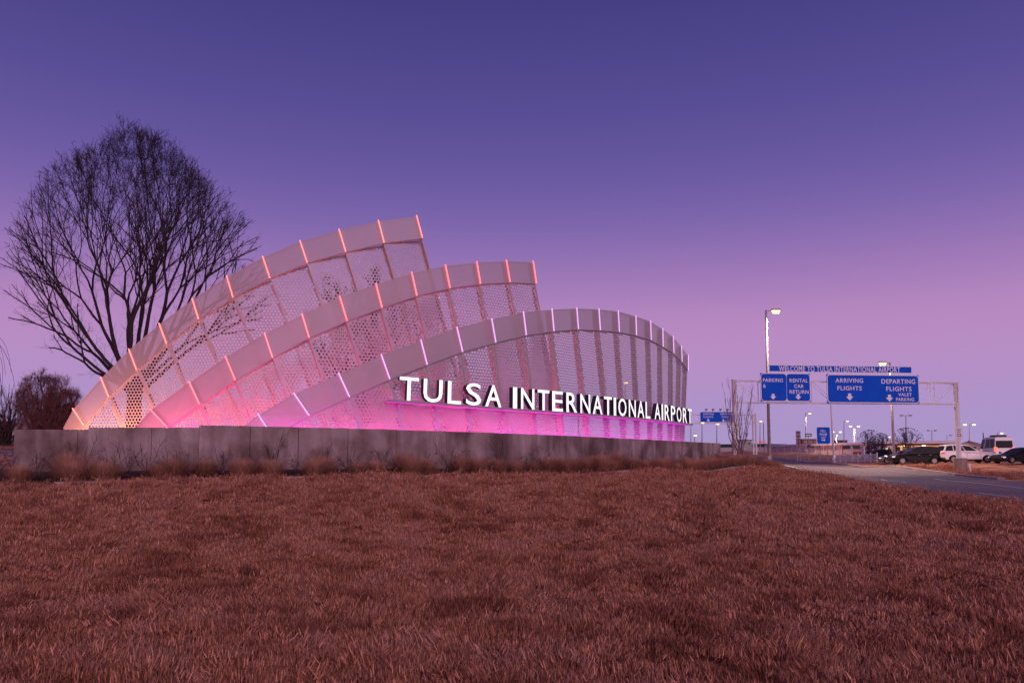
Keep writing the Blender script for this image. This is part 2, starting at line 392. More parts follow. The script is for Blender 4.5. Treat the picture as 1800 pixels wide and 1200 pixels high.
# painted lane lines
def stripe(pts, w=.14):
    w *= 1.5
    pts = resample(np.array([list(P(*a)[:2]) for a in pts]), 12, False)
    d = np.gradient(pts, axis=0); d /= np.hypot(d[:, 0], d[:, 1])[:, None]; n = np.stack([-d[:, 1], d[:, 0]], 1) * w / 2
    return drape('lane_marking', pts - n, pts + n, m_mark, -.008, n_across=1)
def road_at(px, py):   # pixel to a road depth
    D = 30.
    for _ in range(40):
        q = P(px, py, D); z = gz(q.x, q.y); D += (q.z - z) * (F / max(py - 802, 6)) * .5
        D = min(max(D, 15), 160)
    return (px, py, D)
stripe([road_at(1641, 840.5), road_at(1720, 848.5), road_at(1800, 857.5)], .16)
stripe([road_at(1715, 864.5), road_at(1755, 870), road_at(1797, 876)], .14)
stripe([road_at(1549, 841.5), road_at(1594, 847.5)], .13)
stripe([road_at(1448, 828.5), road_at(1478, 832)], .13)
stripe([road_at(1530, 824.6), road_at(1640, 834.5), road_at(1760, 848)], .07)
stripe([road_at(1395, 821), road_at(1410, 823)], .13)

# ------------------------------------------------------------------ lawn: real blades
def tuft_mesh(seed, n=230, rad=.17, h=.062, wd=.0032):
    r = np.random.RandomState(seed); V = []; Fc = []; SH_ = []
    for i in range(n):
        SH_ += [1.9 if r.uniform() < .04 else float(np.clip(r.normal(1, .32), .35, 1.6))] * 5
        a = r.uniform(0, 2 * math.pi); q = rad * min(abs(r.normal(0, .78)) ** .8, 1.9); x, y = q * math.cos(a), q * math.sin(a)
        b = r.uniform(0, 2 * math.pi); ln = h * r.uniform(.55, 1.5); lean = r.uniform(.25, 1.25); w = wd * r.uniform(.7, 1.3)
        dx, dy = math.cos(b), math.sin(b); px_, py_ = -dy * w, dx * w; k = len(V)
        up1 = math.cos(lean * .5) * ln * .55; f1 = math.sin(lean * .5) * ln * .55
        up2 = up1 + math.cos(lean * 1.25) * ln * .5; f2 = f1 + math.sin(lean * 1.25) * ln * .5
        V += [(x - px_, y - py_, -.012), (x + px_, y + py_, -.012), (x + dx * f1 - px_ * .8, y + dy * f1 - py_ * .8, up1), (x + dx * f1 + px_ * .8, y + dy * f1 + py_ * .8, up1), (x + dx * f2, y + dy * f2, up2)]
        Fc += [(k, k + 1, k + 3, k + 2), (k + 2, k + 3, k + 4)]
    m = bpy.data.meshes.new('grass_tuft'); m.from_pydata(V, [], Fc); m.materials.append(m_blade); m.attributes.new('shade', 'FLOAT', 'POINT').data.foreach_set('value', SH_); return m
tcol = bpy.data.collections.new('grass_tufts')
for i in range(6): tcol.objects.link(bpy.data.objects.new('grass_tuft', tuft_mesh(11 + i, n=[230, 230, 230, 200, 260, 230][i], h=[.031, .035, .038, .030, .034, .043][i])))
def scatter(name, pts, scl, collection, rotz, tilt=.25):
    m = bpy.data.meshes.new(name); m.vertices.add(len(pts)); m.vertices.foreach_set('co', np.asarray(pts, float).ravel())
    r = np.random.RandomState(5)
    a = m.attributes.new('rot', 'FLOAT_VECTOR', 'POINT'); a.data.foreach_set('vector', np.stack([r.normal(0, tilt, len(pts)), r.normal(0, tilt, len(pts)), rotz], 1).ravel())
    a = m.attributes.new('scl', 'FLOAT_VECTOR', 'POINT'); a.data.foreach_set('vector', np.asarray(scl, float).ravel())
    o = link(name, m)
    ng = bpy.data.node_groups.new(name, 'GeometryNodeTree')
    ng.interface.new_socket('Geometry', in_out='INPUT', socket_type='NodeSocketGeometry'); ng.interface.new_socket('Geometry', in_out='OUTPUT', socket_type='NodeSocketGeometry')
    N = ng.nodes.new; gi = N('NodeGroupInput'); go = N('NodeGroupOutput'); ip = N('GeometryNodeInstanceOnPoints'); ci = N('GeometryNodeCollectionInfo')
    ci.inputs[0].default_value = collection; ci.inputs['Separate Children'].default_value = True; ci.inputs['Reset Children'].default_value = True
    ra = N('GeometryNodeInputNamedAttribute'); ra.data_type = 'FLOAT_VECTOR'; ra.inputs[0].default_value = 'rot'
    sa = N('GeometryNodeInputNamedAttribute'); sa.data_type = 'FLOAT_VECTOR'; sa.inputs[0].default_value = 'scl'
    er = N('FunctionNodeEulerToRotation'); L = ng.links.new
    ip.inputs['Pick Instance'].default_value = True
    L(gi.outputs[0], ip.inputs['Points']); L(ci.outputs[0], ip.inputs['Instance']); L(ra.outputs[0], er.inputs[0]); L(er.outputs[0], ip.inputs['Rotation']); L(sa.outputs[0], ip.inputs['Scale'])
    L(ip.outputs[0], go.inputs[0])
    md = o.modifiers.new('scatter', 'NODES'); md.node_group = ng
    tag(o, kind='stuff'); return o
rs = np.random.RandomState(3)
def lawn_points():
    P_ = []
    # tuft spacing grows with distance, so that each covers about the same part of the view
    r0 = 4.2
    while r0 < 81:
        r1 = r0 * 1.06; scale = max(1.0, (r0 / 11) ** .62); area = (r1 ** 2 - r0 ** 2) / 2 * math.radians(82)
        n = int(area / (.17 ** 2 * 3.1 * scale ** 2) * (6.5 if r0 < 9 else 4.6))
        r = np.sqrt(rs.uniform(r0 ** 2, r1 ** 2, n)); a = np.radians(rs.uniform(-41, 41, n)); x = r * np.sin(a); y = r * np.cos(a)
        P_.append(np.stack([x, y, np.full(n, scale)], 1)); r0 = r1
    q = np.concatenate(P_); x, y = q[:, 0], q[:, 1]
    ok = ~in_poly(x, y, road_poly) & ~in_poly(x, y, bed_poly) & (dist_poly(x, y, bed_front) > .28 * q[:, 2] ** .5) & (dist_poly(x, y, NE) > .12 * q[:, 2]) & (dist_poly(x, y, FE) > .75) & ((x < 30) | (dist_poly(x, y, FE) < 4.2) | (y < 60))
    # only this side of the bed, and the strips beside the road
    behind = in_poly(x, y, np.concatenate([bed_front, [[13, 80], [-40, 80], [-60, 30]]]))
    ok &= ~(behind & (y < 80) & (x < 14)); q = q[ok]
    return q
LPTS = lawn_points()
lx, ly, ls = LPTS.T
lz = tz(lx, ly) + bumps(lx, ly) * np.clip((120 - ly) / 60, 0, 1) * (1 - np.maximum(1 - smoothstep(0, .6, dist_poly(lx, ly, bed_poly)), 1 - smoothstep(0, 1.2, dist_poly(lx, ly, road_poly))))
hv = .78 + .75 * vnoise(lx * .9, ly * 1.3, 8) + .35 * vnoise(lx * 3, ly * 4, 9)
hv *= 1 - .6 * (1 - smoothstep(0, 1.0, dist_poly(lx, ly, NE)))
scatter('grass', np.stack([lx, ly, lz + .006], 1), np.stack([ls, ls, np.minimum(ls, 1.5) * hv], 1), tcol, rs.uniform(0, 6.28, len(lx)))
print('TUFTS', len(lx))
# ------------------------------------------------------------------ the perforated light sculpture
L1T = [(113, 752), (131, 719), (180, 665), (229, 615), (282, 570), (340, 527), (400, 487), (463, 453), (528, 425.5), (596, 405.5), (664.5, 390), (731.5, 381.5)]
L1B = [(128, 782), (150, 748), (193.5, 697.5), (242.5, 651), (295, 605), (351, 562), (411, 524), (475.5, 490), (540.5, 463), (607.5, 444), (674.5, 428), (741.5, 419.5)]
L1M = [.42, .42, .42, .42, .42, .41, .40, .37, .34, .32, .30, .27]
L2T = [(235, 757), (267.5, 720), (335, 672.5), (398, 628), (465.5, 587.5), (530.5, 554), (596, 522.5), (659.5, 501), (722, 481), (781, 468), (836, 462), (888, 459.5), (935, 461)]
L2B = [(262, 790), (297, 751), (353, 711), (415, 669), (479.5, 629.5), (543, 594.5), (609, 565), (670, 542), (731, 521), (789, 507.5), (842.5, 500), (894.5, 497), (940.5, 499)]
L2M = [.42, .42, .42, .40, .375, .34, .31, .28, .25, .22, .20, .19, .185]
L3T = [(425, 752), (455, 729), (517.5, 692.5), (595, 657.5), (669, 625), (738, 599), (801, 577), (862, 562), (917.5, 549.5), (967.5, 544.5), (1011, 542.5), (1050, 544), (1084, 547.5), (1115, 556), (1141, 565), (1162.5, 578.5), (1181, 592), (1195.5, 609), (1207.5, 625)]
L3B = [(445, 790), (480, 768), (544, 731), (614, 698.5), (684, 667.5), (749, 642), (811, 619.5), (869, 603), (922.5, 590), (971, 583), (1014, 579.5), (1052.5, 581), (1086, 584), (1116, 590), (1142, 598), (1163, 609.5), (1182, 621), (1196.5, 636), (1207.5, 652)]
L3M = [.5, .45, .42, .36, .29, .2, .14, .12, .12, .115, .12, .11, .08, .05, .03, .01, 0, -.02, -.04]
def polyD(xs, ds, deg=3): return np.poly1d(np.polyfit(xs, ds, deg))
pD1 = polyD([110, 280, 400, 600, 735, 850], [39.6, 38.6, 38.2, 37.8, 38.6, 39.9], 3)
pD2 = polyD([240, 465, 600, 722, 836, 941, 1000], [34.5, 33.6, 34.1, 35.6, 37.9, 40.4, 41.9], 3)
_x3 = [425, 520, 600, 670, 740, 800, 862, 917, 967, 1011, 1050, 1084, 1115, 1141, 1163, 1182, 1196, 1208]
_d3 = [31.3, 31.7, 32.2, 32.9, 33.6, 34.6, 35.9, 37.4, 39.0, 40.7, 42.5, 44.3, 46.2, 48.1, 50.0, 51.9, 53.5, 55.0]
pD3 = polyD(_x3, _d3, 5)
ZB = EYE + .15
def xz(px, py, D): return P(px, py, D)
def hexcell_panel(c4, pitch, hole, name, m, parent):
    """sheet with round holes between four corners (bl, br, tr, tl), clipped to them"""
    bl, br, tr, tl = c4; eu = (br - bl).normalized(); mid = (tr + tl) / 2 - (bl + br) / 2
    n = eu.cross(mid).normalized(); ev = n.cross(eu)
    q = [((p - bl).dot(eu), (p - bl).dot(ev)) for p in c4]
    us = [a for a, b in q]; vs = [b for a, b in q]; inset = .035
    def inside(u, v, d):
        for i in range(4):
            (x0, y0), (x1, y1) = q[i], q[(i + 1) % 4]; L = math.hypot(x1 - x0, y1 - y0)
            if ((x1 - x0) * (v - y0) - (y1 - y0) * (u - x0)) / max(L, 1e-6) < d: return False
        return True
    Rh = pitch / math.sqrt(3); bm = bmesh.new(); cache = {}
    def vert(u, v):
        k = (round(u * 4000), round(v * 4000)); w = cache.get(k)
        if w is None: w = cache[k] = bm.verts.new((u, v, 0))
        return w
    j0 = int(math.floor(min(vs) / (Rh * 1.5))) - 1; j1 = int(max(vs) / (Rh * 1.5)) + 2
    for j in range(j0, j1):
        v0 = j * Rh * 1.5; i0 = int(min(us) / pitch) - 2; i1 = int(max(us) / pitch) + 3
        for i in range(i0, i1):
            u0 = (i + (j % 2) * .5) * pitch
            if not inside(u0, v0, -Rh): continue
            O = [vert(u0 + Rh * math.cos(math.radians(60 * k + 30)), v0 + Rh * math.sin(math.radians(60 * k + 30))) for k in range(6)]
            if inside(u0, v0, hole + inset):
                I = [bm.verts.new((u0 + hole * math.cos(math.radians(30 * k + 30)), v0 + hole * math.sin(math.radians(30 * k + 30)), 0)) for k in range(12)]
                for k in range(6): bm.faces.new((O[k], O[(k + 1) % 6], I[(2 * k + 2) % 12], I[(2 * k + 1) % 12], I[2 * k]))
            else: bm.faces.new(O)
    for i in range(4):
        (x0, y0), (x1, y1) = q[i], q[(i + 1) % 4]
        nn = Vector((y1 - y0, -(x1 - x0), 0)).normalized()
        bmesh.ops.bisect_plane(bm, geom=bm.verts[:] + bm.edges[:] + bm.faces[:], dist=1e-5, plane_co=(x0, y0, 0), plane_no=nn, clear_outer=True)
    # bend the flat sheet onto the four real corners
    u_, v_ = q[2][0], q[2][1]
    M = Matrix(((eu.x, ev.x, n.x, bl.x), (eu.y, ev.y, n.y, bl.y), (eu.z, ev.z, n.z, bl.z), (0, 0, 0, 1)))
    dtl = (tl - bl).dot(n); dtr = (tr - bl).dot(n)
    for v in bm.verts:
        t = v.co.y / max(v_, 1e-6); s_ = min(max(v.co.x / max(q[1][0], 1e-6), 0), 1); v.co.z = t * (dtl * (1 - s_) + dtr * s_)
    bm.transform(M)
    me = bpy.data.meshes.new(name); bm.to_mesh(me); bm.free(); me.materials.append(m)
    return link(name, me, parent)
def outward(a, b): d = (b - a); n = Vector((d.y, -d.x, 0)).normalized(); return n
def screen(name, T, B, M, pD, m_led, pitch, hole, label, lampcol, lampk, aim, light_from=0):
    n = len(T)
    Tp = [P(x, y, float(pD(x))) for x, y in T]; Bp = [P(x, y, float(pD(x))) for x, y in B]; Wp = []
    for (x, y), mm in zip(B, M):
        px, py = x, y
        for _ in range(6):
            D = float(pD(px)); py = 802 - (ZB - EYE) * F / D; px = x + mm * max(py - y, 2)
        w = P(px, py, float(pD(px))); Wp.append(w)
    for i in range(n):
        if Bp[i].z < ZB + .05: Bp[i] = Wp[i] + Vector((0, 0, .05))
    org = Wp[n // 2].copy(); org.z = gz(org.x, org.y)
    root = thing(name, org, 0, label, 'sculpture screen')
    Tl = [p - org for p in Tp]; Bl = [p - org for p in Bp]; Wl = [p - org for p in Wp]
    nr_ = [outward(Wl[max(i - 1, 0)], Wl[min(i + 1, n - 1)]) for i in range(n)]
    for i in range(n - 1):
        nn = outward(Wl[i], Wl[i + 1]); o = nn * .07
        if Bl[i + 1].z + org.z > ZB + .3:
            hexcell_panel((Wl[i], Wl[i + 1], Bl[i + 1], Bl[i]), pitch, hole, 'perforated_panel', m_steel, root)
        mb = MB()
        a, b, c, d = Bl[i] + o, Bl[i + 1] + o, Tl[i + 1] + o, Tl[i] + o; t = nn * .012
        mb.hexa([a, b, b + t, a + t, d, c, c + t, d + t]); mb.build('top_panel', m_band, root)
        # rail behind the joint, bottom rail
        mb = MB(); k = -nn * .05
        mb.bar(Bl[i] + k, Bl[i + 1] + k, .09, .06); mb.bar(Tl[i] + k * .6 - Vector((0, 0, .03)), Tl[i + 1] + k * .6 - Vector((0, 0, .03)), .04, .04)
        mb.bar(Bl[i] + nn * .03, Bl[i + 1] + nn * .03, .03, .035)
        mb.build('rail', m_rib, root)['kind'] = 'stuff'
    for i in range(1, n):
        nn = nr_[i]; mb = MB(); d1 = -nn * .34; d2 = -nn * .30; s = (Tl[i] - Bl[i]).cross(nn).normalized() * .012; f = (Tl[i] - Bl[i]).cross(nn).normalized() * .02
        for lo, hi in ((Wl[i] - Vector((0, 0, .35)), Bl[i]), (Bl[i], Tl[i])):
            mb.hexa([lo - s, lo + s, lo + s + d1, lo - s + d1, hi - s, hi + s, hi + s + d2, hi - s + d2])
        lo, hi = Wl[i], Bl[i]; mb.hexa([lo - f + nn * .006, lo + f + nn * .006, lo + f + nn * .016, lo - f + nn * .016, hi - f + nn * .006, hi + f + nn * .006, hi + f + nn * .016, hi - f + nn * .016])
        lo, hi = Bl[i], Tl[i]; g = nn * .085; mb.hexa([lo - s, lo + s, lo + s + g, lo - s + g, hi - s, hi + s, hi + s + g, hi - s + g])
        mb.build('rib', m_rib, root)
        mb = MB(); a = Bl[i] + nn * .105; b = Tl[i] + nn * .105; dd = (b - a).normalized() * .06
        mb.bar(a + dd * .3, b + dd, .042, .042, up=nn); mb.build('light_strip', m_led, root)
        # base plate and foot under the rib
        mb = MB(); w = Wl[i] - Vector((0, 0, .35)); gzz = gz(w.x + org.x, w.y + org.y) - org.z
        mb.bar(Vector((w.x, w.y, gzz - .1)) - nn * .17, w - nn * .17, .2, .2, up=(0, 1, 0)); mb.build('footing', m_conc, root)
    # floodlights standing in the planter, aimed up at the sheet
    k = 0
    for i in range(light_from, n - 1, 2):
        j = min(i + 2, n - 1); mid = (Wp[i] + Wp[j]) / 2; nn = outward(Wp[i], Wp[j]); ln = (Wp[j] - Wp[i]); ln.z = 0; L = ln.length
        pos = mid + nn * aim[2]; pos.z = max(gz(pos.x, pos.y) + .12, EYE - .12)
        ld = bpy.data.lights.new('floodlight', 'AREA'); lo = bpy.data.objects.new('floodlight', ld); COL.objects.link(lo)
        ld.shape = 'RECTANGLE'; ld.size = L * .9; ld.size_y = .1; ld.color = lampcol(i / (n - 1)); ld.energy = lampk(i / (n - 1)) * L
        x = ln.normalized(); z = -(-nn * aim[0] + Vector((0, 0, aim[1]))).normalized(); y = z.cross(x)
        lo.matrix_world = Matrix(((x.x, y.x, z.x, pos.x), (x.y, y.y, z.y, pos.y), (x.z, y.z, z.z, pos.z), (0, 0, 0, 1)))
        mb = MB(); a = pos - org - x * L * .45 + z * .03; b = pos - org + x * L * .45 + z * .03
        mb.bar(a, b, .16, .05, up=z); 
        for e_ in (a, b): mb.bar(e_, Vector((e_.x, e_.y, gz(e_.x + org.x, e_.y + org.y) - org.z)), .05, .05, up=(0, 1, 0))
        mb.build('floodlight_bar', m_dark, root)
    return root, Tp, Bp, Wp
screen('perforated_screen', L1T, L1B, L1M, pD1, m_led1, .172, .062, 'tallest and rearmost curved white perforated screen with glowing orange light strips, behind the other two', lambda t: (1, .31 - .05 * t, .15), lambda t: 62 if t < .3 else 30, (.5, 1, .95))
screen('perforated_screen', L2T, L2B, L2M, pD2, m_led2, .168, .061, 'middle curved white perforated screen with glowing red light strips, lit pink from below', lambda t: (1, .05 + .04 * t, .22), lambda t: 70 if t < .3 else 40, (.45, 1, .95))
s3, T3, B3, W3 = screen('perforated_screen', L3T, L3B, L3M, pD3, m_led3, .162, .059, 'lowest frontmost curved perforated screen with lavender light strips, behind the big letters', lambda t: (.84 - .22 * t, .035, .66), lambda t: 32, (.32, 1, .6))

# ------------------------------------------------------------------ ledge with the big letters
led_px = [672, 700, 760, 850, 890, 986, 1062, 1105, 1150, 1190, 1221]
base_y = polyD([700, 741, 783, 850, 890, 960, 1000, 1105, 1160, 1218], [702.5, 705.5, 709, 713.6, 715.8, 721.5, 724.6, 732.0, 737.5, 745.0], 4)
def ledge_pt(px): D = float(pD3(min(px, 1211))) + max(px - 1211, 0) * .11; return P(px, float(base_y(px)), D)
cur = []
for px in np.linspace(676, 1199, 60):
    p = ledge_pt(px); cur.append(p)
out = [outward(cur[max(i - 1, 0)], cur[min(i + 1, len(cur) - 1)]) for i in range(len(cur))]
OFF = .72
front = [];
for p, nn in zip(cur, out):
    q = p + nn * OFF; front.append(q)
# keep the front edge at the pixel height of the photograph
fr = []
for q in front:
    px = 900 + F * q.x / q.y * (CT - ((600 - 720) / F + SH) * ST); fr.append(P(px, float(base_y(px)), q.y))
FRT = np.array([p[:] for p in fr])
root = thing('airport_name_sign', FRT[30], 0, 'large white illuminated letters TULSA INTERNATIONAL AIRPORT standing on a long grey ledge', 'sign')
org = Vector(FRT[30]); root.location = org
mb = MB(); n = len(fr); vs = []
for i in range(n):
    a = Vector(fr[i]) - org + out[i] * .06; b = Vector(fr[i]) - org - out[i] * (OFF - .03)
    vs += [a - Vector((0, 0, .09)), a, b, b - Vector((0, 0, .09))]
fs = [(i * 4 + j, i * 4 + (j + 1) % 4, i * 4 + 4 + (j + 1) % 4, i * 4 + 4 + j) for i in range(n - 1) for j in range(4)] + [(0, 1, 2, 3), (4 * n - 1, 4 * n - 2, 4 * n - 3, 4 * n - 4)]
mb.add(vs, fs); mb.build('ledge', mat('grey_ledge', (.40, .35, .37), .5), root)
m_face = mat('lit_letter_face', (.9, .9, .9), .4, emit=(1, .97, .99), es=1.0)
m_side = mat('dark_letter_side', (.02, .016, .03), .5)
S = np.concatenate([[0], np.cumsum(np.linalg.norm(np.diff(FRT[:, :2], axis=0), axis=1))])
def at_s(s): return Vector([np.interp(s, S, FRT[:, k]) for k in range(3)])
def s_of_px(px):
    pxs = 900 + F * FRT[:, 0] / FRT[:, 1] * .99; return float(np.interp(px, pxs, S))
sA, sB = s_of_px(699), S[-1] - .12
ADV = dict(T=.61, U=.722, L=.556, S=.667, A=.69, I=.30, N=.722, E=.667, R=.722, O=.778, P=.667); ADV[' '] = .30
text = 'TULSA INTERNATIONAL AIRPORT'; tot = sum(ADV[c] for c in text); u = 0
LET_PX = []; seen = {}
for ch in text:
    a = ADV[ch]; s0 = sA + (sB - sA) * u / tot; s1 = sA + (sB - sA) * (u + a) / tot; u += a
    if ch == ' ': continue
    w = s1 - s0; g = w * .125 if ch != 'I' else w * .24
    if ch in 'TA': g = w * .085
    s0 += g; s1 -= g
    pa, pb = at_s(s0), at_s(s1); d = pb - pa; rz = math.atan2(d.y, d.x)
    mb = MB(); wt = .0 if ch == 'I' else .004
    Lw = math.hypot(d.x, d.y)
    if ch == 'I': mb.box(0, Lw, -.02, .22, 0, .96, 1); mb.add([(0, -.023, 0), (Lw, -.023, 0), (Lw, -.023, .96), (0, -.023, .96)], [(0, 1, 2, 3)], 0)
    else: add_text(mb, ch, 0, Lw, 0, .96, -.02, .22, weight=wt, mi=0, mi_side=1)
    me = bpy.data.meshes.new('letter'); me.from_pydata(mb.v, [], mb.f); me.materials.append(m_face); me.materials.append(m_side); me.polygons.foreach_set('material_index', mb.m)
    o = link('letter', me, root); o.location = pa - org; o.rotation_euler = (0, -math.atan2(d.z, Lw), rz)
    LET_PX.append((ch, 900 + F * pa.x / pa.y, 900 + F * pb.x / pb.y))

# ------------------------------------------------------------------ concrete planter wall
def wall_top_D(px):
    y = np.interp(px, [350, 400, 500, 600, 697, 850, 948, 1058, 1150, 1266], [747, 748, 750.2, 752.6, 755.2, 759.9, 763.6, 768.7, 773, 779]); return np.interp(px, [350, 1266], [1.05, .92]) * F / (802 - y)
_wx = np.linspace(350, 1266, 24); pDW = polyD(_wx, [wall_top_D(x) for x in _wx], 5)
joints = [350, 440, 525, 612, 697, 785, 870, 948, 1020, 1085, 1145, 1200, 1240, 1266]
mid = P(697, 755, float(pDW(697)))
org = Vector((mid.x, mid.y, gz(mid.x, mid.y)))
wroot = thing('concrete_wall', org, 0, 'long low stained concrete planter wall in front of the perforated screens, stepped at its left end', 'wall')
def wall_seg(a, b, zt, th=.30, gap=.016):
    a = Vector(a); b = Vector(b); d = (b - a).normalized(); a2 = a + d * gap / 2; b2 = b - d * gap / 2; nn = Vector((-d.y, d.x, 0)) * th
    za = min(gz(a.x, a.y), gz(b.x, b.y)) - .15
    mb = MB(); c = [a2, b2, b2 + nn, a2 + nn]
    mb.hexa([Vector((p.x, p.y, za)) - org for p in c] + [Vector((p.x, p.y, zt)) - org for p in c])
    mb.build('wall_panel', m_conc, wroot, bevel=.012)
for a, b in zip(joints[:-1], joints[1:]):
    pa = P(a, 760, float(pDW(a))); pb = P(b, 760, float(pDW(b))); wall_seg(pa, pb, EYE + 1.05 - .13 * (((a + b) / 2 - 350) / 916))
D0 = float(pDW(350)) + .4
wall_seg(P(267, 751, D0 + .1), P(352, 751, D0 + .1), P(300, 751, D0 + .1).z); wall_seg(P(155, 751, D0 - .05), P(267, 751, D0 + .1), P(300, 751, D0 + .1).z)
zc = P(100, 754.5, D0).z
wall_seg(P(137, 754, D0 + .12), P(156, 754, D0 + .12), zc); wall_seg(P(25, 754, D0 + .12), P(137, 754, D0 + .12), zc)
e1 = P(25, 754, D0 + .12); e2 = P(1266, 779, float(pDW(1266)))
# return walls closing the planter at both ends
def ret(a, b, zt): wall_seg(b, a, zt)
ret(e1 + Vector((.16, .34, 0)), e1 + Vector((.3, 6, 0)), zc)
ret(e2 + Vector((-.7, 7, 0)), e2 + Vector((-.1, .34, 0)), EYE + .92)
# ------------------------------------------------------------------ bare trees
class Twigs:
    """many tapered branches gathered into one mesh"""
    def __init__(s): s.V = []; s.F = []; s.n = 0
    def add(s, pts, r0, r1, sides):
        pts = np.asarray(pts, float); k = len(pts); d = np.gradient(pts, axis=0); d /= np.linalg.norm(d, axis=1)[:, None] + 1e-9
        ref = np.array([0, 0, 1.]) if abs(d[0, 2]) < .9 else np.array([1., 0, 0])
        u = np.cross(d, ref); u /= np.linalg.norm(u, axis=1)[:, None] + 1e-9; v = np.cross(u, d)
        r = np.linspace(r0, r1, k)[:, None]; a = np.arange(sides) * 2 * math.pi / sides
        ring = pts[:, None, :] + r[:, None] * (np.cos(a)[None, :, None] * u[:, None, :] + np.sin(a)[None, :, None] * v[:, None, :])
        s.V.append(ring.reshape(-1, 3)); i = np.arange(k - 1)[:, None]; j = np.arange(sides)[None, :]
        f = np.stack([i * sides + j, i * sides + (j + 1) % sides, (i + 1) * sides + (j + 1) % sides, (i + 1) * sides + j], -1).reshape(-1, 4) + s.n
        s.F.append(f); s.n += k * sides
    def build(s, name, m, parent, data_only=False):
        V = np.concatenate(s.V); Fc = np.concatenate(s.F); me = bpy.data.meshes.new(name); me.vertices.add(len(V)); me.vertices.foreach_set('co', V.ravel())
        me.loops.add(Fc.size); me.loops.foreach_set('vertex_index', Fc.ravel()); me.polygons.add(len(Fc))
        me.polygons.foreach_set('loop_start', np.arange(len(Fc)) * 4); me.polygons.foreach_set('loop_total', np.full(len(Fc), 4)); me.update()
        me.materials.append(m); return me if data_only else link(name, me, parent)
def unit(v): v = np.asarray(v, float); return v / (np.linalg.norm(v) + 1e-9)
def grow_path(r, p, d, L, n, wig, up, out=None):
    pts = [np.array(p, float)]; d = unit(d)
    for i in range(n):
        d = unit(d + r.normal(0, wig, 3) + np.array([0, 0, up])); pts.append(pts[-1] + d * L / n)
    return np.array(pts)
def bare_tree(root, seed, targets, fork, trunk_r, inside, lens, counts, radii, m_t, m_c, ang=(.45, .9), up=.10, stems=None, sag=.25):
    r = np.random.RandomState(seed); T = Twigs(); C = Twigs(); B = Twigs()
    if stems is None: T.add(np.array([[0, 0, -.3], [0, 0, 0], [.05, 0, fork[2] * .5], list(fork)]), trunk_r * 1.25, trunk_r * .85, 10)
    leaders = []
    for i, t in enumerate(targets):
        t = np.array(t, float); f = np.array(fork if stems is None else stems[i % len(stems)], float) + (r.normal(0, .12, 3) if stems is None else 0)
        hd = t - f; c = f + hd * .42 + np.array([hd[0] * .12, hd[1] * .12, -sag * abs(np.hypot(hd[0], hd[1])) * .5])
        q = np.linspace(0, 1, 12)[:, None]; pts = (1 - q) ** 2 * f + 2 * q * (1 - q) * c + q ** 2 * t
        pts[1:-1] += r.normal(0, .010 * np.linalg.norm(hd), (10, 3)); leaders.append(pts)
        B.add(pts, radii[0] * r.uniform(.8, 1.15), radii[0] * .14, 6)
    def spawn(pts, lev):
        if lev >= len(lens): return
        k = len(pts); n = counts[lev]; seg = np.diff(pts, axis=0)
        for j in range(n):
            t = r.uniform(.16 if lev == 0 else .12, 1.0); x = t * (k - 1); i = min(int(x), k - 2); p = pts[i] + seg[i] * (x - i); tan = unit(seg[i])
            perp = unit(np.cross(tan, r.normal(0, 1, 3))); a = r.uniform(*ang); d = unit(tan * math.cos(a) + perp * math.sin(a) + np.array([0, 0, up * 2]))
            L = lens[lev] * r.uniform(.55, 1.25) * (1.2 - .72 * t)
            if lev < 2:
                for _ in range(4):
                    if inside(p + d * L): break
                    L *= .75
            sub = grow_path(r, p, d, L, [5, 4, 3, 2][min(lev, 3)], [.11, .13, .15, .16][min(lev, 3)], up)
            C.add(sub, radii[lev + 1], radii[lev + 1] * .35, 4 if lev == 0 else 3); spawn(sub, lev + 1)
    for l in leaders: spawn(l, 0)
    if stems is None: T.build('trunk', m_t, root)
    B.build('limbs', m_t, root); C.build('crown', m_c, root)
def place_root(name, px, D, label, cat, py=None, group=None):
    q = P(px, 700, D); return thing(name, (q.x, D, gz(q.x, D)), 0, label, cat, group)

# the big one on the left, D = 50
TD = 50.; tr = place_root('bare_tree', 236, TD, 'huge dark leafless tree behind the left end of the sculpture, wide fan of fine twigs', 'tree')
ox, oz = tr.location.x, tr.location.z
def wloc(px, py, D, dy=0): q = P(px, py, D); return (q.x - ox, dy, q.z - oz)
env = np.array([(200, 0), (235, 62), (270, 105), (330, 150), (400, 200), (470, 224), (560, 214), (640, 190), (690, 150), (760, 20)])
sil_l = np.array([(195, 215), (235, 172), (270, 145), (305, 95), (360, 60), (430, 48), (520, 55), (590, 42), (640, 60), (665, 140), (700, 200)])
sil_r = np.array([(195, 215), (225, 285), (250, 318), (310, 368), (350, 405), (400, 436), (460, 455), (560, 445), (700, 380)])
def inside_big(p):
    z = p[2] + oz; D = TD; py = 802 - (z - EYE) * F / D; px = 900 + (p[0] + ox) * F / D * .985
    if py < 195: return False
    l = np.interp(py, sil_l[:, 0], sil_l[:, 1]); rr_ = np.interp(py, sil_r[:, 0], sil_r[:, 1]); c = (l + rr_) / 2; h = (rr_ - l) / 2 * D / F
    return ((px - c) * D / F) ** 2 / (h * h + .01) + p[1] ** 2 / (max(h, 1) * .95) ** 2 < 1
rt = np.random.RandomState(21); tg = []
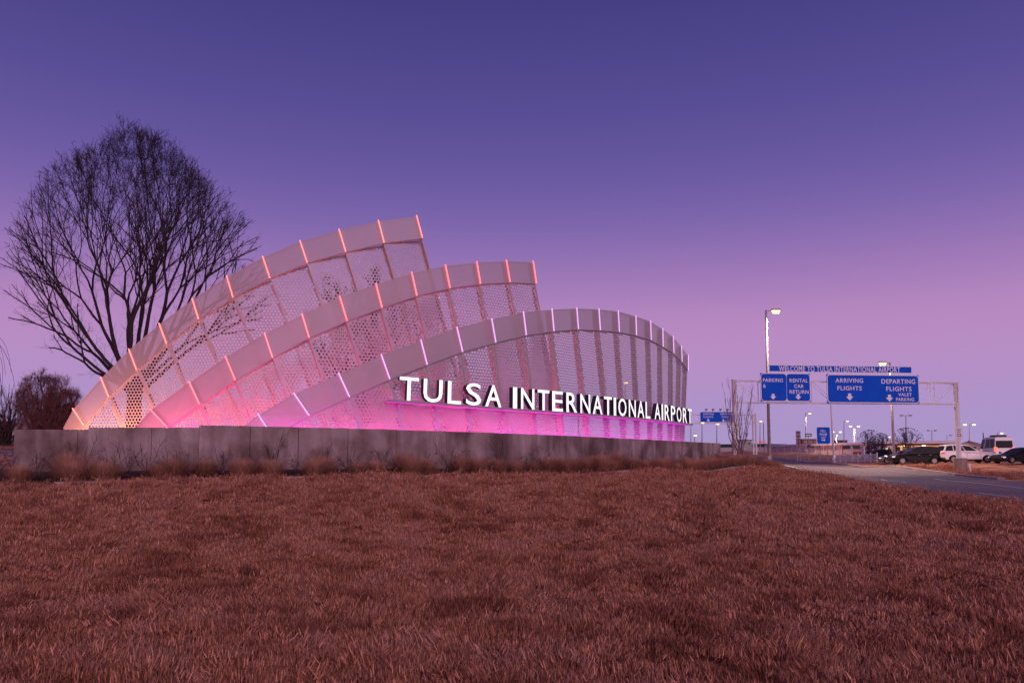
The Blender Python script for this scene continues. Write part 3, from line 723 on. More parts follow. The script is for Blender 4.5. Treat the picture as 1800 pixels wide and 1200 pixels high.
tops = [(215, 205, 0), (240, 225, 1.5), (190, 235, -1.5), (275, 240, 1), (165, 268, 2), (310, 255, -1.5), (140, 285, -2.5), (330, 290, 2.5), (115, 320, 1), (355, 320, -2), (65, 350, -1), (90, 380, 3), (385, 370, 1),
        (40, 372, 1), (30, 400, -2.5), (425, 385, -1), (445, 430, 1.5), (60, 450, 3), (25, 470, 0), (45, 520, -2.5), (35, 560, 1.5), (40, 600, -1), (60, 625, 2.5), (440, 470, -3), (415, 520, 3), (435, 560, 0), (250, 300, -5), (180, 320, 5), (300, 350, 5.5), (120, 430, -5.5), (360, 440, -5.5), (230, 260, 3.5), (90, 300, 0)]
for px, py, dy in tops:
    cx = float(np.interp(py, sil_l[:, 0], (sil_l[:, 1] + np.interp(sil_l[:, 0], sil_r[:, 0], sil_r[:, 1])) / 2)); tg.append(wloc(cx + (px - cx) * .90, 440 + (py - 440) * .93, TD, dy))
for px, py, dy in [(150, 245, 1), (255, 215, -2), (200, 290, 4), (270, 330, -4), (340, 360, 3), (95, 345, -3), (75, 415, 2), (400, 420, 2), (70, 500, 3), (60, 560, -3), (90, 640, 1), (330, 420, 5), (150, 400, -4.5), (210, 240, 2), (300, 290, -2.5)]:
    tg.append(wloc(px, py, TD, dy))
def forked_tree(root, seed, base, limbs, inside, r0, steps, m_t, m_c):
    """limbs fan out of the trunk and fork again and again at narrow angles until they reach the crown's outline"""
    r = np.random.RandomState(seed); B = Twigs(); C = Twigs(); T = Twigs(); base = np.array(base, float)
    T.add(np.array([[0, 0, -.4], [0, 0, .4], [.03, 0, base[2] * .5], base + [0, 0, .25]]), r0 * 1.5, r0 * 1.15, 10)
    def twiglets(pts, n, L):
        k = len(pts); seg = np.diff(pts, axis=0)
        for _ in range(n):
            x = r.uniform(.1, .98) * (k - 1); i = min(int(x), k - 2); p = pts[i] + seg[i] * (x - i); t = unit(seg[i]); perp = unit(np.cross(t, r.normal(0, 1, 3)))
            a = r.uniform(.45, .95); q = grow_path(r, p, unit(t * math.cos(a) + perp * math.sin(a) + [0, 0, .12]), L * r.uniform(.5, 1.3), 3, .12, .05); C.add(q, .009, .005, 3)
            for m in (1, 2):
                if r.uniform() < .75: C.add(grow_path(r, q[m], unit(q[m + 1] - q[m] + r.normal(0, .42, 3)), L * r.uniform(.25, .6), 2, .12, .04), .0065, .0045, 3)
    def fork(p, d, rad, lev):
        L = steps[min(lev, len(steps) - 1)] * r.uniform(.75, 1.25); n = 5 if lev < 3 else 4
        pts = grow_path(r, p, d, L, n, .07, .012); e_ = pts[-1]; big = rad > .022
        (B if big else C).add(pts, rad, rad * .78, 6 if rad > .06 else (4 if big else 3))
        twiglets(pts, int(r.randint(2, 4) + (lev < 5)) if lev < 7 else 2, .5 + .4 * (lev < 4) + (.4 if lev < 3 else 0))
        if not inside(e_) or lev > 10:
            twiglets(pts, 2, .5); return
        dd = unit(pts[-1] - pts[-2]); perp = unit(np.cross(dd, r.normal(0, 1, 3))); a = r.uniform(.16, .30); b = r.uniform(.20, .42); kk = r.uniform(.68, .82)
        outw = unit(e_ - base) * .10 if lev > 2 else 0
        fork(e_, unit(dd * math.cos(a) + perp * math.sin(a) + outw), rad * kk, lev + 1); fork(e_, unit(dd * math.cos(b) - perp * math.sin(b) + outw), rad * (1.42 - kk), lev + 1) if lev < 5 or r.uniform() < .60 else None
        if lev in (1, 2) and r.uniform() < .3:
            p3 = unit(np.cross(dd, perp)); fork(e_, unit(dd * .9 + p3 * .42), rad * .5, lev + 2)
    for ax, ay, f, L0 in limbs:      # lean to the side, lean in depth, thickness
        d = unit([math.sin(ax), math.sin(ay), max(math.cos(ax), .12)]); p1 = grow_path(r, base + r.normal(0, .12, 3), d, L0, 5, .04, .012 + .028 * abs(ax)); B.add(p1, r0 * f, r0 * f * .85, 8); twiglets(p1, 3, 1.2)
        fork(p1[-1], unit(p1[-1] - p1[-2]), r0 * f * .8, 0)
    T.build('trunk', m_t, root); B.build('limbs', m_t, root); C.build('crown', m_c, root)
bz = wloc(236, 690, TD)[2]
limbs = [(-1.36, .1, .30, 2.2), (-1.20, -.3, .34, 2.3), (-1.05, .25, .38, 2.6), (-.85, -.2, .42, 2.4), (-.66, .3, .42, 2.4), (-.45, -.25, .45, 2.4), (-.22, .3, .45, 2.6), (-.1, -.2, .52, 2.8), (.02, .3, .5, 2.4), (.13, .25, .5, 2.6), (.30, -.3, .45, 2.4), (.48, .2, .42, 2.4), (.66, -.2, .40, 2.4), (.86, .15, .38, 2.4), (1.08, -.2, .34, 2.4)]
def inside_in(p):   # a little inside the outline, so that the last twigs end on it
    return inside_big((p[0] * 1.05, p[1] * 1.05, oz * 0 + p[2] + .65))
forked_tree(tr, 29, (0, 0, bz), limbs, inside_in, .36, [2.1, 1.95, 1.8, 1.65, 1.5, 1.35, 1.2, 1.05, .9, .8, .7], m_bark, m_twig)

# a smaller one hidden behind the screens and showing through their holes
t2 = place_root('bare_tree', 640, 47, 'dark leafless tree seen only through the holes of the tallest perforated screen', 'tree')
o2 = t2.location
def ins2(p): return (p[0] / 4.6) ** 2 + (p[1] / 4.2) ** 2 + ((p[2] - 6.4) / 4.6) ** 2 < 1
tg = [(3.6 * math.cos(a) * k, 3.2 * math.sin(a) * k, 6.2 + 4.2 * math.sqrt(max(0, 1 - k * k))) for k, n_ in ((.25, 3), (.6, 6), (.95, 8)) for a in np.linspace(0, 6.28, n_, False) + k * 5]
bare_tree(t2, 9, tg, (0, 0, 1.4), .2, ins2, [2.0, 1.1, .55], [9, 6, 4], [.085, .035, .02, .013], m_bark, m_twig, up=.08)

# reddish clump of crape myrtles at the far left
def myrtle(px, D, w, h, seed, label, dens=1.0, m=m_redtwig):
    t = place_root('crape_myrtle', px, D, label, 'tree')
    def ins(p): return (p[0] / w) ** 2 + (p[1] / w) ** 2 + ((p[2] - h * .52) / (h * .5)) ** 2 < 1 or p[2] < h * .4 and math.hypot(p[0], p[1]) < w * .8
    r = np.random.RandomState(seed); tg = []
    for k, n_ in ((.2, 4), (.55, 9), (.9, 14)):
        for a in np.linspace(0, 6.28, n_, False) + r.uniform(0, 1):
            tg.append((w * k * math.cos(a), w * k * math.sin(a), h * (.5 + .47 * math.sqrt(1 - k * k)) + r.normal(0, .12)))
    st = [(r.uniform(-.6, .6) * w * .42, r.uniform(-.5, .5) * .8, -.1) for _ in range(8)]
    bare_tree(t, seed, tg, (0, 0, 0), .1, ins, [1.15, .7, .4], [int(13 * dens), 8, 5], [.06, .014, .0085, .006], m_bark, m, ang=(.45, 1.1), up=.06, stems=st, sag=.1)
    return t
myrtle(84, 46, 1.75, 4.45, 31, 'round dense reddish bare crape myrtle left of the sculpture, several dark stems', 1.0)
myrtle(12, 49, 1.7, 3.9, 32, 'sparser leafless crape myrtle cut by the left edge of the photo', .2)
myrtle(122, 53, .9, 2.6, 33, 'small bare crape myrtle beside the low tip of the tallest screen', .7)

# slender young tree before the left gantry post
t = place_root('young_tree', 1296, 60, 'slender bare multi-stem young tree just past the right end of the concrete wall', 'tree')
def insy(p): return abs(p[0]) < .35 + p[2] * .20 and p[2] < 7
tg = [(-.9, .2, 5.6), (-.75, -.3, 6.7), (-.3, .3, 5.9), (.2, -.2, 5.2), (.55, .3, 6.1), (1.15, 0, 5.7), (.9, -.4, 5.0), (-1.1, 0, 4.6), (1.35, .2, 4.7), (.1, .4, 6.2)]
bare_tree(t, 44, tg, (0, 0, 0), .06, insy, [1.25, .6], [8, 4], [.045, .013, .008], mat('young_bark', (.24, .14, .13), .9), mat('young_twigs', (.20, .115, .12), .9), ang=(.2, .55), up=.2, stems=[(-.3, 0, -.1), (-.12, .1, -.1), (.08, -.05, -.1), (.3, .05, -.1)], sag=.0)

# drooping twigs that reach in at the left edge
t = place_root('drooping_tree', -75, 40, 'leafless tree outside the left edge, long thin twigs hanging into view', 'tree')
T_ = Twigs(); rq = np.random.RandomState(4)
T_.add([(0, 0, -.2), (0, 0, 1.5), (.1, 0, 3.5), (.2, 0, 6.2)], .12, .06, 8)
for i in range(13):
    x1 = rq.uniform(1.4, 3.0); z1 = rq.uniform(5.6, 7.4); q = np.linspace(0, 1, 9)[:, None]; a = np.array([.15, 0, rq.uniform(4.2, 6.1)]); b = np.array([x1 * .8, rq.normal(0, .5), z1]); c = np.array([x1 - .5 * rq.uniform(.2, 1.8), rq.normal(0, .6), z1 - rq.uniform(2, 4.8)])
    T_.add((1 - q) ** 2 * a + 2 * q * (1 - q) * b + q ** 2 * c, .018, .007, 3)
T_.build('branches', m_twig, t)

# ------------------------------------------------------------------ planting bed
def blade_clump(seed, n, R, H, w, m, base=.19):
    r = np.random.RandomState(seed); V = []; Fc = []
    for i in range(n):
        a = r.uniform(0, 6.283); q = base * math.sqrt(r.uniform()); x, y = q * math.cos(a), q * math.sin(a); a2 = a + r.normal(0, .5)
        sp = min(abs(r.normal(0, .85)), 1.7); L = H * r.uniform(.75, 1.15) * (1 + .25 * sp); dx, dy = math.cos(a2), math.sin(a2); ww = w * r.uniform(.7, 1.2)
        k = len(V); th = sp * .5; px_, pz = 0, 0
        for j in range(4):
            f = 1 - j / 3.2; V += [(x + dx * px_ - dy * ww * f, y + dy * px_ + dx * ww * f, pz), (x + dx * px_ + dy * ww * f, y + dy * px_ - dx * ww * f, pz)]
            th += sp * .33; px_ += math.sin(th) * L / 3; pz += math.cos(th) * L / 3
        for j in range(3): Fc.append((k + 2 * j, k + 2 * j + 1, k + 2 * j + 3, k + 2 * j + 2))
    me = bpy.data.meshes.new('blades'); me.from_pydata(V, [], Fc); me.materials.append(m); return me
def clump_mat(name, c0, c1):
    m = bpy.data.materials.new(name); m.use_nodes = True; nt = m.node_tree; b = nt.nodes['Principled BSDF']; b.inputs['Roughness'].default_value = .85; b.inputs['Specular IOR Level'].default_value = .15
    oi = nt.nodes.new('ShaderNodeObjectInfo'); g = nt.nodes.new('ShaderNodeTexCoord'); n = nt.nodes.new('ShaderNodeTexNoise'); n.inputs['Scale'].default_value = 9
    nt.links.new(g.outputs['Object'], n.inputs['Vector'])
    ad = nt.nodes.new('ShaderNodeMath'); ad.operation = 'ADD'; nt.links.new(oi.outputs['Random'], ad.inputs[0]); nt.links.new(n.outputs[0], ad.inputs[1])
    r = nt.nodes.new('ShaderNodeValToRGB'); r.color_ramp.elements[0].position = .3; r.color_ramp.elements[1].position = 1.3 if False else 1.0
    r.color_ramp.elements[0].color = (*c0, 1); r.color_ramp.elements[1].color = (*c1, 1)
    nt.links.new(ad.outputs[0], r.inputs[0]); nt.links.new(r.outputs[0], b.inputs['Base Color']); return m
m_clump = clump_mat('dry_ornamental_grass', (.24, .095, .065), (.50, .25, .17))
cl_mesh = [blade_clump(50 + i, 1250, .45,   .57 * [1, .92, 1.08, .85][i], .0068, m_clump) for i in range(4)]
def landmark(px):
    if px < 22: return 'left of the end of the concrete wall'
    if px < 152: return 'before the lowest left section of the concrete wall'
    if px < 262: return 'before the second section of the stepped wall'
    if px < 350: return 'before the wall section left of the tallest step'
    if px < 430: return 'just right of the tallest wall step'
    if px < 520: return 'below the leftmost lavender light strips'
    if px < 600: return 'below the gap between the left lavender strips'
    if px < 690: return 'just left of the big letters'
    if px < 1216:
        words_ = ['TULSA'] * 5 + ['INTERNATIONAL'] * 13 + ['AIRPORT'] * 7
        best = min(range(len(LET_PX)), key=lambda i: abs((LET_PX[i][1] + LET_PX[i][2]) / 2 - px)); ch = LET_PX[best][0]; w = words_[best]
        same = [i for i in range(len(LET_PX)) if LET_PX[i][0] == ch and words_[i] == w]
        o = '' if len(same) == 1 else ['first ', 'second ', 'third '][same.index(best)]
        return 'below the %s%s of %s' % (o, ch, w)
    if px < 1262: return 'by the right end of the concrete wall'
    if px < 1310: return 'in front of the slender young tree'
    if px < 1345: return 'left of the tall street lamp'
    return 'at the right tip of the bed past the street lamp'
def assign_labels(objs, what):   # objs: [(px, depth, object)]
    by = {}
    for px, D, o in objs: by.setdefault(landmark(px), []).append((px, D, o))
    for lm, L in by.items():
        L.sort(key=lambda q: q[0]); n = len(L)
        for i, (px, D, o) in enumerate(L):
            pos = '' if n == 1 else (', left one' if i == 0 else (', right one' if i == n - 1 else (', middle one' if n == 3 else ', %s from left' % ['', 'second', 'third', 'fourth', 'fifth', 'sixth', 'seventh', 'eighth'][min(i, 7)])))
            o['label'] = what + ' ' + lm + pos
rc = np.random.RandomState(12)
BF = resample(bed_front, 600, False); arc = np.concatenate([[0], np.cumsum(np.hypot(*np.diff(BF, axis=0).T))])
clumps = []
def bed_pt(s, inset):
    i = np.searchsorted(arc, s); i = min(max(i, 1), len(BF) - 1); d = BF[i] - BF[i - 1]; d = d / np.hypot(*d); n = np.array([-d[1], d[0]]); return BF[i] + n * inset
s = 1.2
k = 0
while s < arc[-1] - .2:
    for row, inset in ((0, .62), (1, 1.55)):
        if row == 1 and (k % 3): continue
        q = bed_pt(s + rc.normal(0, .16) + row * .5, inset + rc.normal(0, .1)); px = 900 + F * q[0] / q[1] * .985
        if px < -40: continue
        o = link('ornamental_grass', cl_mesh[rc.randint(4)]); o.location = (q[0], q[1], gz(*q) + .01); o.rotation_euler = (0, 0, rc.uniform(0, 6.28)); sc_ = rc.uniform(.8, 1.15); o.scale = (sc_ * rc.uniform(1.1, 1.4), sc_ * 1.2, sc_ * (1 + .25 * min(max((px - 900) / 400, 0), 1)))
        tag(o, None, 'ornamental grass', 'dry ornamental grass clumps along the planting bed'); clumps.append((px, q[1], o))
    s += rc.uniform(.9, 1.2); k += 1
assign_labels(clumps, 'dry tan grass clump')
print('CLUMPS', len(clumps))
def shrub_mesh(seed, H, W_):
    r = np.random.RandomState(seed); T = Twigs()
    for i in range(r.randint(9, 15)):
        a = r.uniform(0, 6.28); st = r.uniform(.35, 1.0); d = np.array([math.cos(a) * st, math.sin(a) * st, 1.]); L = H * r.uniform(.6, 1.25)
        p = grow_path(r, (r.normal(0, .05), r.normal(0, .05), 0), d, L, 7, .12, -.07 * st); T.add(p, .011, .005, 3)
        for j in range(r.randint(2, 6)):
            x = r.randint(2, 7); dd = unit(p[min(x + 1, 7)] - p[x] + r.normal(0, .10, 3)); q = grow_path(r, p[x], dd, L * r.uniform(.2, .45), 3, .2, .02); T.add(q, .007, .0035, 3)
            if r.uniform() < .5: T.add(grow_path(r, q[1], unit(q[2] - q[1] + r.normal(0, .5, 3)), L * .14, 2, .2, 0), .0045, .003, 3)
    return T.build('stems', m_shrub, None, True)
sh_mesh = [shrub_mesh(70 + i, [1.15, 1.0, 1.3, .9, 1.1][i], .6) for i in range(5)]
shrubs = []
for px in [-12, 22, 62, 105, 140, 190, 222, 262, 300, 332, 392, 437, 482, 520, 570, 618, 664, 700, 742, 790, 838, 880, 925, 955, 1000, 1040, 1075, 1105, 1132, 1158, 1180, 1202, 1222, 1242]:
    D = (float(pDW(px)) if px > 350 else float(pDW(350)) + .1) - .75 + rc.normal(0, .12); q = P(px + rc.normal(0, 4), 800, D)
    o = link('bare_shrub', sh_mesh[rc.randint(5)]); o.location = (q.x, D, gz(q.x, D)); o.rotation_euler = (0, 0, rc.uniform(0, 6.28)); o.scale = (rc.uniform(.6, 1.0),) * 3
    tag(o, None, 'shrub', 'bare dark shrubs along the concrete wall'); shrubs.append((px, D, o))
assign_labels(shrubs, 'bare dark shrub')
for i, (px, D) in enumerate([(1270, 61), (1280, 64), (1306, 66), (1316, 68), (1325, 67), (1334, 70), (1343, 69), (1360, 70)]):
    q = P(px, 800, D); o = link('bare_shrub', sh_mesh[i % 5]); o.location = (q.x, D, gz(q.x, D)); o.scale = (1.0, 1.0, .75)
    tag(o, 'low tangled bare shrub ' + ['right against the wall end', 'left of the young tree', 'between young tree and gantry footing', 'beside the road before the gantry post footing', 'third left of the tall street lamp', 'second left of the tall street lamp', 'just left of the tall street lamp', 'just right of the tall street lamp'][i], 'shrub', 'bare dark shrubs along the concrete wall')
# low ground litter in the bed
lit = bpy.data.collections.new('litter')
lm = MB(); rl = np.random.RandomState(8)
for i in range(26):
    a = rl.uniform(0, 6.28); x, y = rl.uniform(-.12, .12, 2); l = rl.uniform(.015, .05); w = .012; z = rl.uniform(0, .035)
    lm.add([(x, y, z), (x + l * math.cos(a), y + l * math.sin(a), z + rl.uniform(0, .025)), (x - w * math.sin(a), y + w * math.cos(a), z + .008)], [(0, 1, 2)])
mm = bpy.data.meshes.new('bark_chip'); mm.from_pydata(lm.v, [], lm.f); mm.materials.append(m_mulch); lit.objects.link(bpy.data.objects.new('bark_chip', mm))
t_ = rl.uniform(0, 1, 9000); iv = rl.uniform(0, 1, 9000); i_ = (t_ * (len(bf) - 1)).astype(int); pp = bf[i_] * (1 - iv[:, None] * .45) + bb[i_] * iv[:, None] * .45; pp = pp + rl.normal(0, .15, pp.shape)
ok_ = in_poly(pp[:, 0], pp[:, 1], bed_poly); pp = pp[ok_]
scatter('bark_mulch', np.stack([pp[:, 0], pp[:, 1], tz(pp[:, 0], pp[:, 1]) + .02], 1), np.full((len(pp), 3), 1.6), lit, rl.uniform(0, 6.28, len(pp)), .1)

# dead leaves on the lawn
m_leaf = mat('dead_leaf', (.10, .035, .022), .8, noise=(20, (.20, .075, .04), (1, 1, 1)))
def leaf_mesh(seed):
    r = np.random.RandomState(seed); mb = MB(); n = 6; L = .11; pts = []
    for i in range(n + 1):
        t = i / n; w = .034 * math.sin(math.pi * min(t * 1.05, 1)) * (1 + .35 * (i % 2)) + .002; z = .035 * math.sin(t * 3.1) + .02 * t
        pts.append(((t - .5) * L, -w, z + w * .8), ); pts.append(((t - .5) * L, 0, z)); pts.append(((t - .5) * L, w, z + w * .6))
    mb.v = pts
    for i in range(n):
        for j in range(2): mb.f.append((i * 3 + j, i * 3 + j + 1, i * 3 + 4 + j, i * 3 + 3 + j))
    me = bpy.data.meshes.new('leaf'); me.from_pydata(mb.v, [], mb.f); me.materials.append(m_leaf); return me
lcol = bpy.data.collections.new('leaves')
for i in range(3): lcol.objects.link(bpy.data.objects.new('leaf', leaf_mesh(i)))
def lawn_at(px, py):
    D = 8.
    for _ in range(60):
        q = P(px, py, D); g_ = gz(q.x, q.y) + float(bumps(np.array([q.x]), np.array([q.y]))[0]); D += (q.z - g_) * (F / max(py - 802, 8)) * .5; D = min(max(D, 3), 90)
    return P(px, py, D)
LP = [(1443, 846), (1460, 849), (1428, 852), (1478, 868), (1452, 862), (1500, 866), (1521, 864), (1540, 868), (1499, 872), (1389, 850), (1596, 874), (1624, 874), (1552, 884), (1664, 885), (1650, 881), (1447, 895), (1703, 903), (1756, 910), (1745, 926), (1655, 916), (1671, 933), (1670, 930), (1600, 880), (1481, 858),
      (1260, 960), (1290, 880), (1330, 905), (1236, 930), (1255, 960), (1730, 1045), (1560, 1175), (1680, 1180), (300, 905), (460, 880), (520, 905), (560, 1080), (630, 940), (120, 935), (700, 875), (860, 905)]
lv = [lawn_at(*a) for a in LP]; rl = np.random.RandomState(2)
scatter('fallen_leaves', [(q.x, q.y, q.z + .05) for q in lv], np.stack([rl.uniform(.9, 2.2, len(lv)) * (1 if 1 else 0)] * 3, 1) * np.clip(np.array([q.y for q in lv]) / 16, .8, 1.6)[:, None], lcol, rl.uniform(0, 6.28, len(lv)), .5)
q = lawn_at(441, 1018); lt = thing('dead_leaf', (q.x, q.y, q.z + .03), .6, 'curled brown dead leaf standing upright in the lawn at lower left', 'leaf')
m1 = link('blade', leaf_mesh(7), lt); m1.rotation_euler = (0, -1.2, .3); m1.location = (0, 0, .07); m1.scale = (1.3, 1.3, 1.3)
m2 = link('curled_tip', leaf_mesh(8), lt); m2.rotation_euler = (.5, -.5, 1.8); m2.location = (-.05, 0, .04)
# ------------------------------------------------------------------ overhead sign gantry across the road
m_blue = mat('sign_blue', (.002, .09, .60), .6, noise=(.8, (.003, .105, .66), (1, 1, 1)), spec=.12)
m_sw = mat('sign_white', (.90, .84, .87), .5)
m_sback = mat('sign_back', (.33, .29, .31), .5, metal=.2)
def gpt(px, py, D): return P(px, py, D)
GL, GR = P(1293.5, 700, 63.6), P(1685, 700, 65.6)
G = Frame(GL, GR)
def rrect(x0, x1, z0, z1, r, n=5):
    pts = []
    for cx, cz, a0 in ((x1 - r, z0 + r, -90), (x1 - r, z1 - r, 0), (x0 + r, z1 - r, 90), (x0 + r, z0 + r, 180)):
        for i in range(n + 1): a = math.radians(a0 + 90 * i / n); pts.append((cx + r * math.cos(a), cz + r * math.sin(a)))
    return pts
def board(fr, name, corners, label, items, off, radius=.0, border=.07, panels=None, arrows=(), cat='road sign', group=None, base_off=0, txt_y=None, backer=False, rad_m=None):
    """corners = (px0, py0, px1, py1) of the board; items = [(text, px0, px1, py_top, py_bottom)]"""
    pm_ = (corners[0] + corners[2]) / 2; x0 = fr.hit(corners[0], corners[1], off)[0]; x1 = fr.hit(corners[2], corners[3], off)[0]; z1 = fr.hit(pm_, corners[1], off)[1]; z0 = fr.hit(pm_, corners[3], off)[1]
    loc = fr.o + fr.e * x0 + fr.n * off; loc.z = z0
    r = thing(name, loc, fr.rz, label, cat, group); w, h = x1 - x0, z1 - z0
    rd = radius
    def L(px, py): a, b = fr.hit(px, py, off); return a - x0, b - z0
    if backer: MB().box(0, w, .035, .06, 0, h).build('backing_board', m_blue, r)
    MB().prism(rrect(0, w, 0, h, max(rd, .01)), 0, .03).build('rim', m_sw, r)
    pn = panels or [(corners[0], corners[2])]
    for a, b in pn:
        xa = L(a, corners[1])[0] + border; xb = L(b, corners[1])[0] - border
        if a == corners[0]: xa = border
        if b == corners[2]: xb = w - border
        MB().prism(rrect(xa, xb, border, h - border, max(rd - border, .01)), -.006, -.001).build('face', m_blue, r)
    for (s, a, b, t, u) in items:
        xa, za = L(a, u); xb, zb = L(b, t); mb = MB(); add_text(mb, s, xa, xb, za, zb, -.010, weight=.012)
        me = bpy.data.meshes.new('lettering'); me.from_pydata(mb.v, [], mb.f); me.materials.append(m_sw); link('lettering', me, r)
    for ax, ay, s, kind in arrows:
        x, z = L(ax, ay); mb = MB()
        if kind == 'down': pts = [(0, -.5), (.5, .02), (.22, .02), (.22, .42), (-.22, .42), (-.22, .02), (-.5, .02)]
        else: pts = [(.7, 0), (.2, .42), (.2, .16), (-.7, .16), (-.7, -.16), (.2, -.16), (.2, -.42)]
        mb.prism([(x + a * s, z + b * s) for a, b in pts], -.014, -.009); mb.build('arrow', m_sw, r)
    mb = MB(); k = max(2, int(w / 1.6))
    for i in range(k): xx = w * (i + .5) / k; mb = MB(); mb.box(xx - .04, xx + .04, .06, .12, .1, h - .1); mb.build('mounting_bar', m_grey, r)
    return r
# truss
org = G.o.copy(); zl = gz(GL.x, GL.y); org.z = zl; groot = thing('sign_gantry', org, G.rz, 'nearer white steel truss gantry spanning the road, on two posts with concrete footings', 'gantry')
gl = (GR - GL); gl.z = 0; GLEN = gl.length
def gh(px, py, off=0): a, b = G.hit(px, py, off); return a, b - org.z
zt_l = gh(1291, 667)[1]; zt_r = gh(1681, 673.5)[1]; zb_l = gh(1300, 705)[1]; zb_r = gh(1681, 711)[1]; ZT = (zt_l + zt_r) / 2; ZBt = (zb_l + zb_r) / 2
for x, nm in ((0, 0), (GLEN, 1)):
    zg = gz((G.o + G.e * x).x, (G.o + G.e * x).y) - org.z
    mb = MB(); mb.tube([(x, .3, zg), (x, .3, ZT + .05)], .2, 14); mb.box(x - .21, x + .21, .09, .51, ZT + .05, ZT + .08); mb.build('post', m_white, groot, smooth=False)
    px0 = [1297, 1686][nm]; mb = MB()
    n_ = 14; 
    mb.tube([(x + .1, .3, zg - .3), (x + .1, .3, zg + (1.12 if nm else 1.0))], [.56, .52], 16); mb.build('footing', mat('footing_concrete', (.36, .26, .22), .9, noise=(3, (.24, .17, .15), (1, 1, .3))), groot, bevel=.05)
for y in (0, .6):
    for z in (ZT, ZBt):
        MB().bar((.05, y, z), (GLEN - .05, y, z), .10, .10).build('chord', m_white, groot)
NB = 9; xs = [GLEN * i / NB for i in range(NB + 1)]
for i in range(NB + 1):
    for y in (0, .6): MB().bar((xs[i], y, ZBt), (xs[i], y, ZT), .05, .05, up=(0, 1, 0)).build('upright', m_white, groot)
for i in range(NB):
    for y in (0, .6):
        a, b = ((xs[i], y, ZT), (xs[i + 1], y, ZBt)) if i < NB // 2 else ((xs[i], y, ZBt), (xs[i + 1], y, ZT))
        MB().bar(a, b, .035, .035, up=(0, 1, 0)).build('diagonal', m_white, groot)
    MB().bar((xs[i], 0, ZT), (xs[i + 1], .6, ZT), .05, .05).build('top_brace', m_white, groot)
board(G, 'highway_sign', (1351, 641.8, 1603.5, 655.2), 'long narrow blue sign WELCOME TO TULSA INTERNATIONAL AIRPORT above the gantry', [('WELCOME TO TULSA INTERNATIONAL AIRPORT', 1369, 1582, 645.3, 652.2)], -.16, .02, .07)
board(G, 'highway_sign', (1336.5, 655.6, 1425.5, 705.6), 'smaller blue gantry sign reading PARKING and RENTAL CAR RETURN, in two panels', [('PARKING', 1341, 1376, 665, 671), ('&', 1341.5, 1346, 675, 681), ('RENTAL', 1388, 1420, 665.5, 671.5), ('CAR', 1396, 1412.5, 675.5, 681.5), ('RETURN', 1388, 1421, 685.5, 691.5)], -.16, .30, .06,
      panels=[(1336.5, 1383), (1381, 1425.5)], arrows=[(1359, 696.5, .50, 'down'), (1403, 697, .50, 'down')], backer=True)
board(G, 'highway_sign', (1453, 658.2, 1617, 708.4), 'widest blue gantry sign reading ARRIVING FLIGHTS and DEPARTING FLIGHTS VALET PARKING', [('ARRIVING', 1468.5, 1517, 665, 672), ('FLIGHTS', 1472, 1514.5, 678.5, 685.5), ('DEPARTING', 1549.5, 1608.5, 666.5, 674), ('FLIGHTS', 1558, 1602, 679.5, 687), ('VALET', 1579, 1602.5, 690.5, 696), ('PARKING', 1575, 1606.5, 699, 704.5)], -.16, .32, .07,
      arrows=[(1493.5, 697, .62, 'down'), (1563.5, 699, .62, 'down')], backer=True)
# speed limit signs strapped to the posts
def speed_sign(px, py, D, label, w=.66, h=.84):
    q = P(px, py, D); r = thing('speed_limit_sign', q, G.rz, label, 'speed limit sign', 'speed limit signs on the gantry posts')
    MB().prism(rrect(-w / 2, w / 2, -h / 2, h / 2, .05), 0, .02).build('plate', m_sw, r)
    mb = MB(); t = .016; a, b, c, d = -w / 2 + .03, w / 2 - .03, -h / 2 + .03, h / 2 - .03
    for box in ((a, b, c, c + t), (a, b, d - t, d), (a, a + t, c, d), (b - t, b, c, d)): mb.box(box[0], box[1], -.003, -.001, box[2], box[3])
    mk = mat('sign_black', (.03, .02, .03), .5); mb.build('border', mk, r)['kind'] = 'stuff'
    for s, x0, x1, z0, z1 in (('SPEED', -.22, .22, .2, .31), ('LIMIT', -.19, .19, .04, .15), ('25', -.21, .21, -.31, -.02)):
        mb = MB(); add_text(mb, s, x0, x1, z0, z1, -.006, weight=.03); me = bpy.data.meshes.new('lettering'); me.from_pydata(mb.v, [], mb.f); me.materials.append(mk); link('lettering', me, r)
    MB().box(-.25, .25, .02, .05, .15, .19).build('strap', m_grey, r); MB().box(-.25, .25, .02, .05, -.2, -.16).build('strap', m_grey, r)
speed_sign(1685.5, 760.5, 65.6, 'white SPEED LIMIT 25 sign on the right gantry post above the cars')
speed_sign(1293, 752.5, 62.7, 'white SPEED LIMIT 25 sign on the left gantry post behind the young tree')

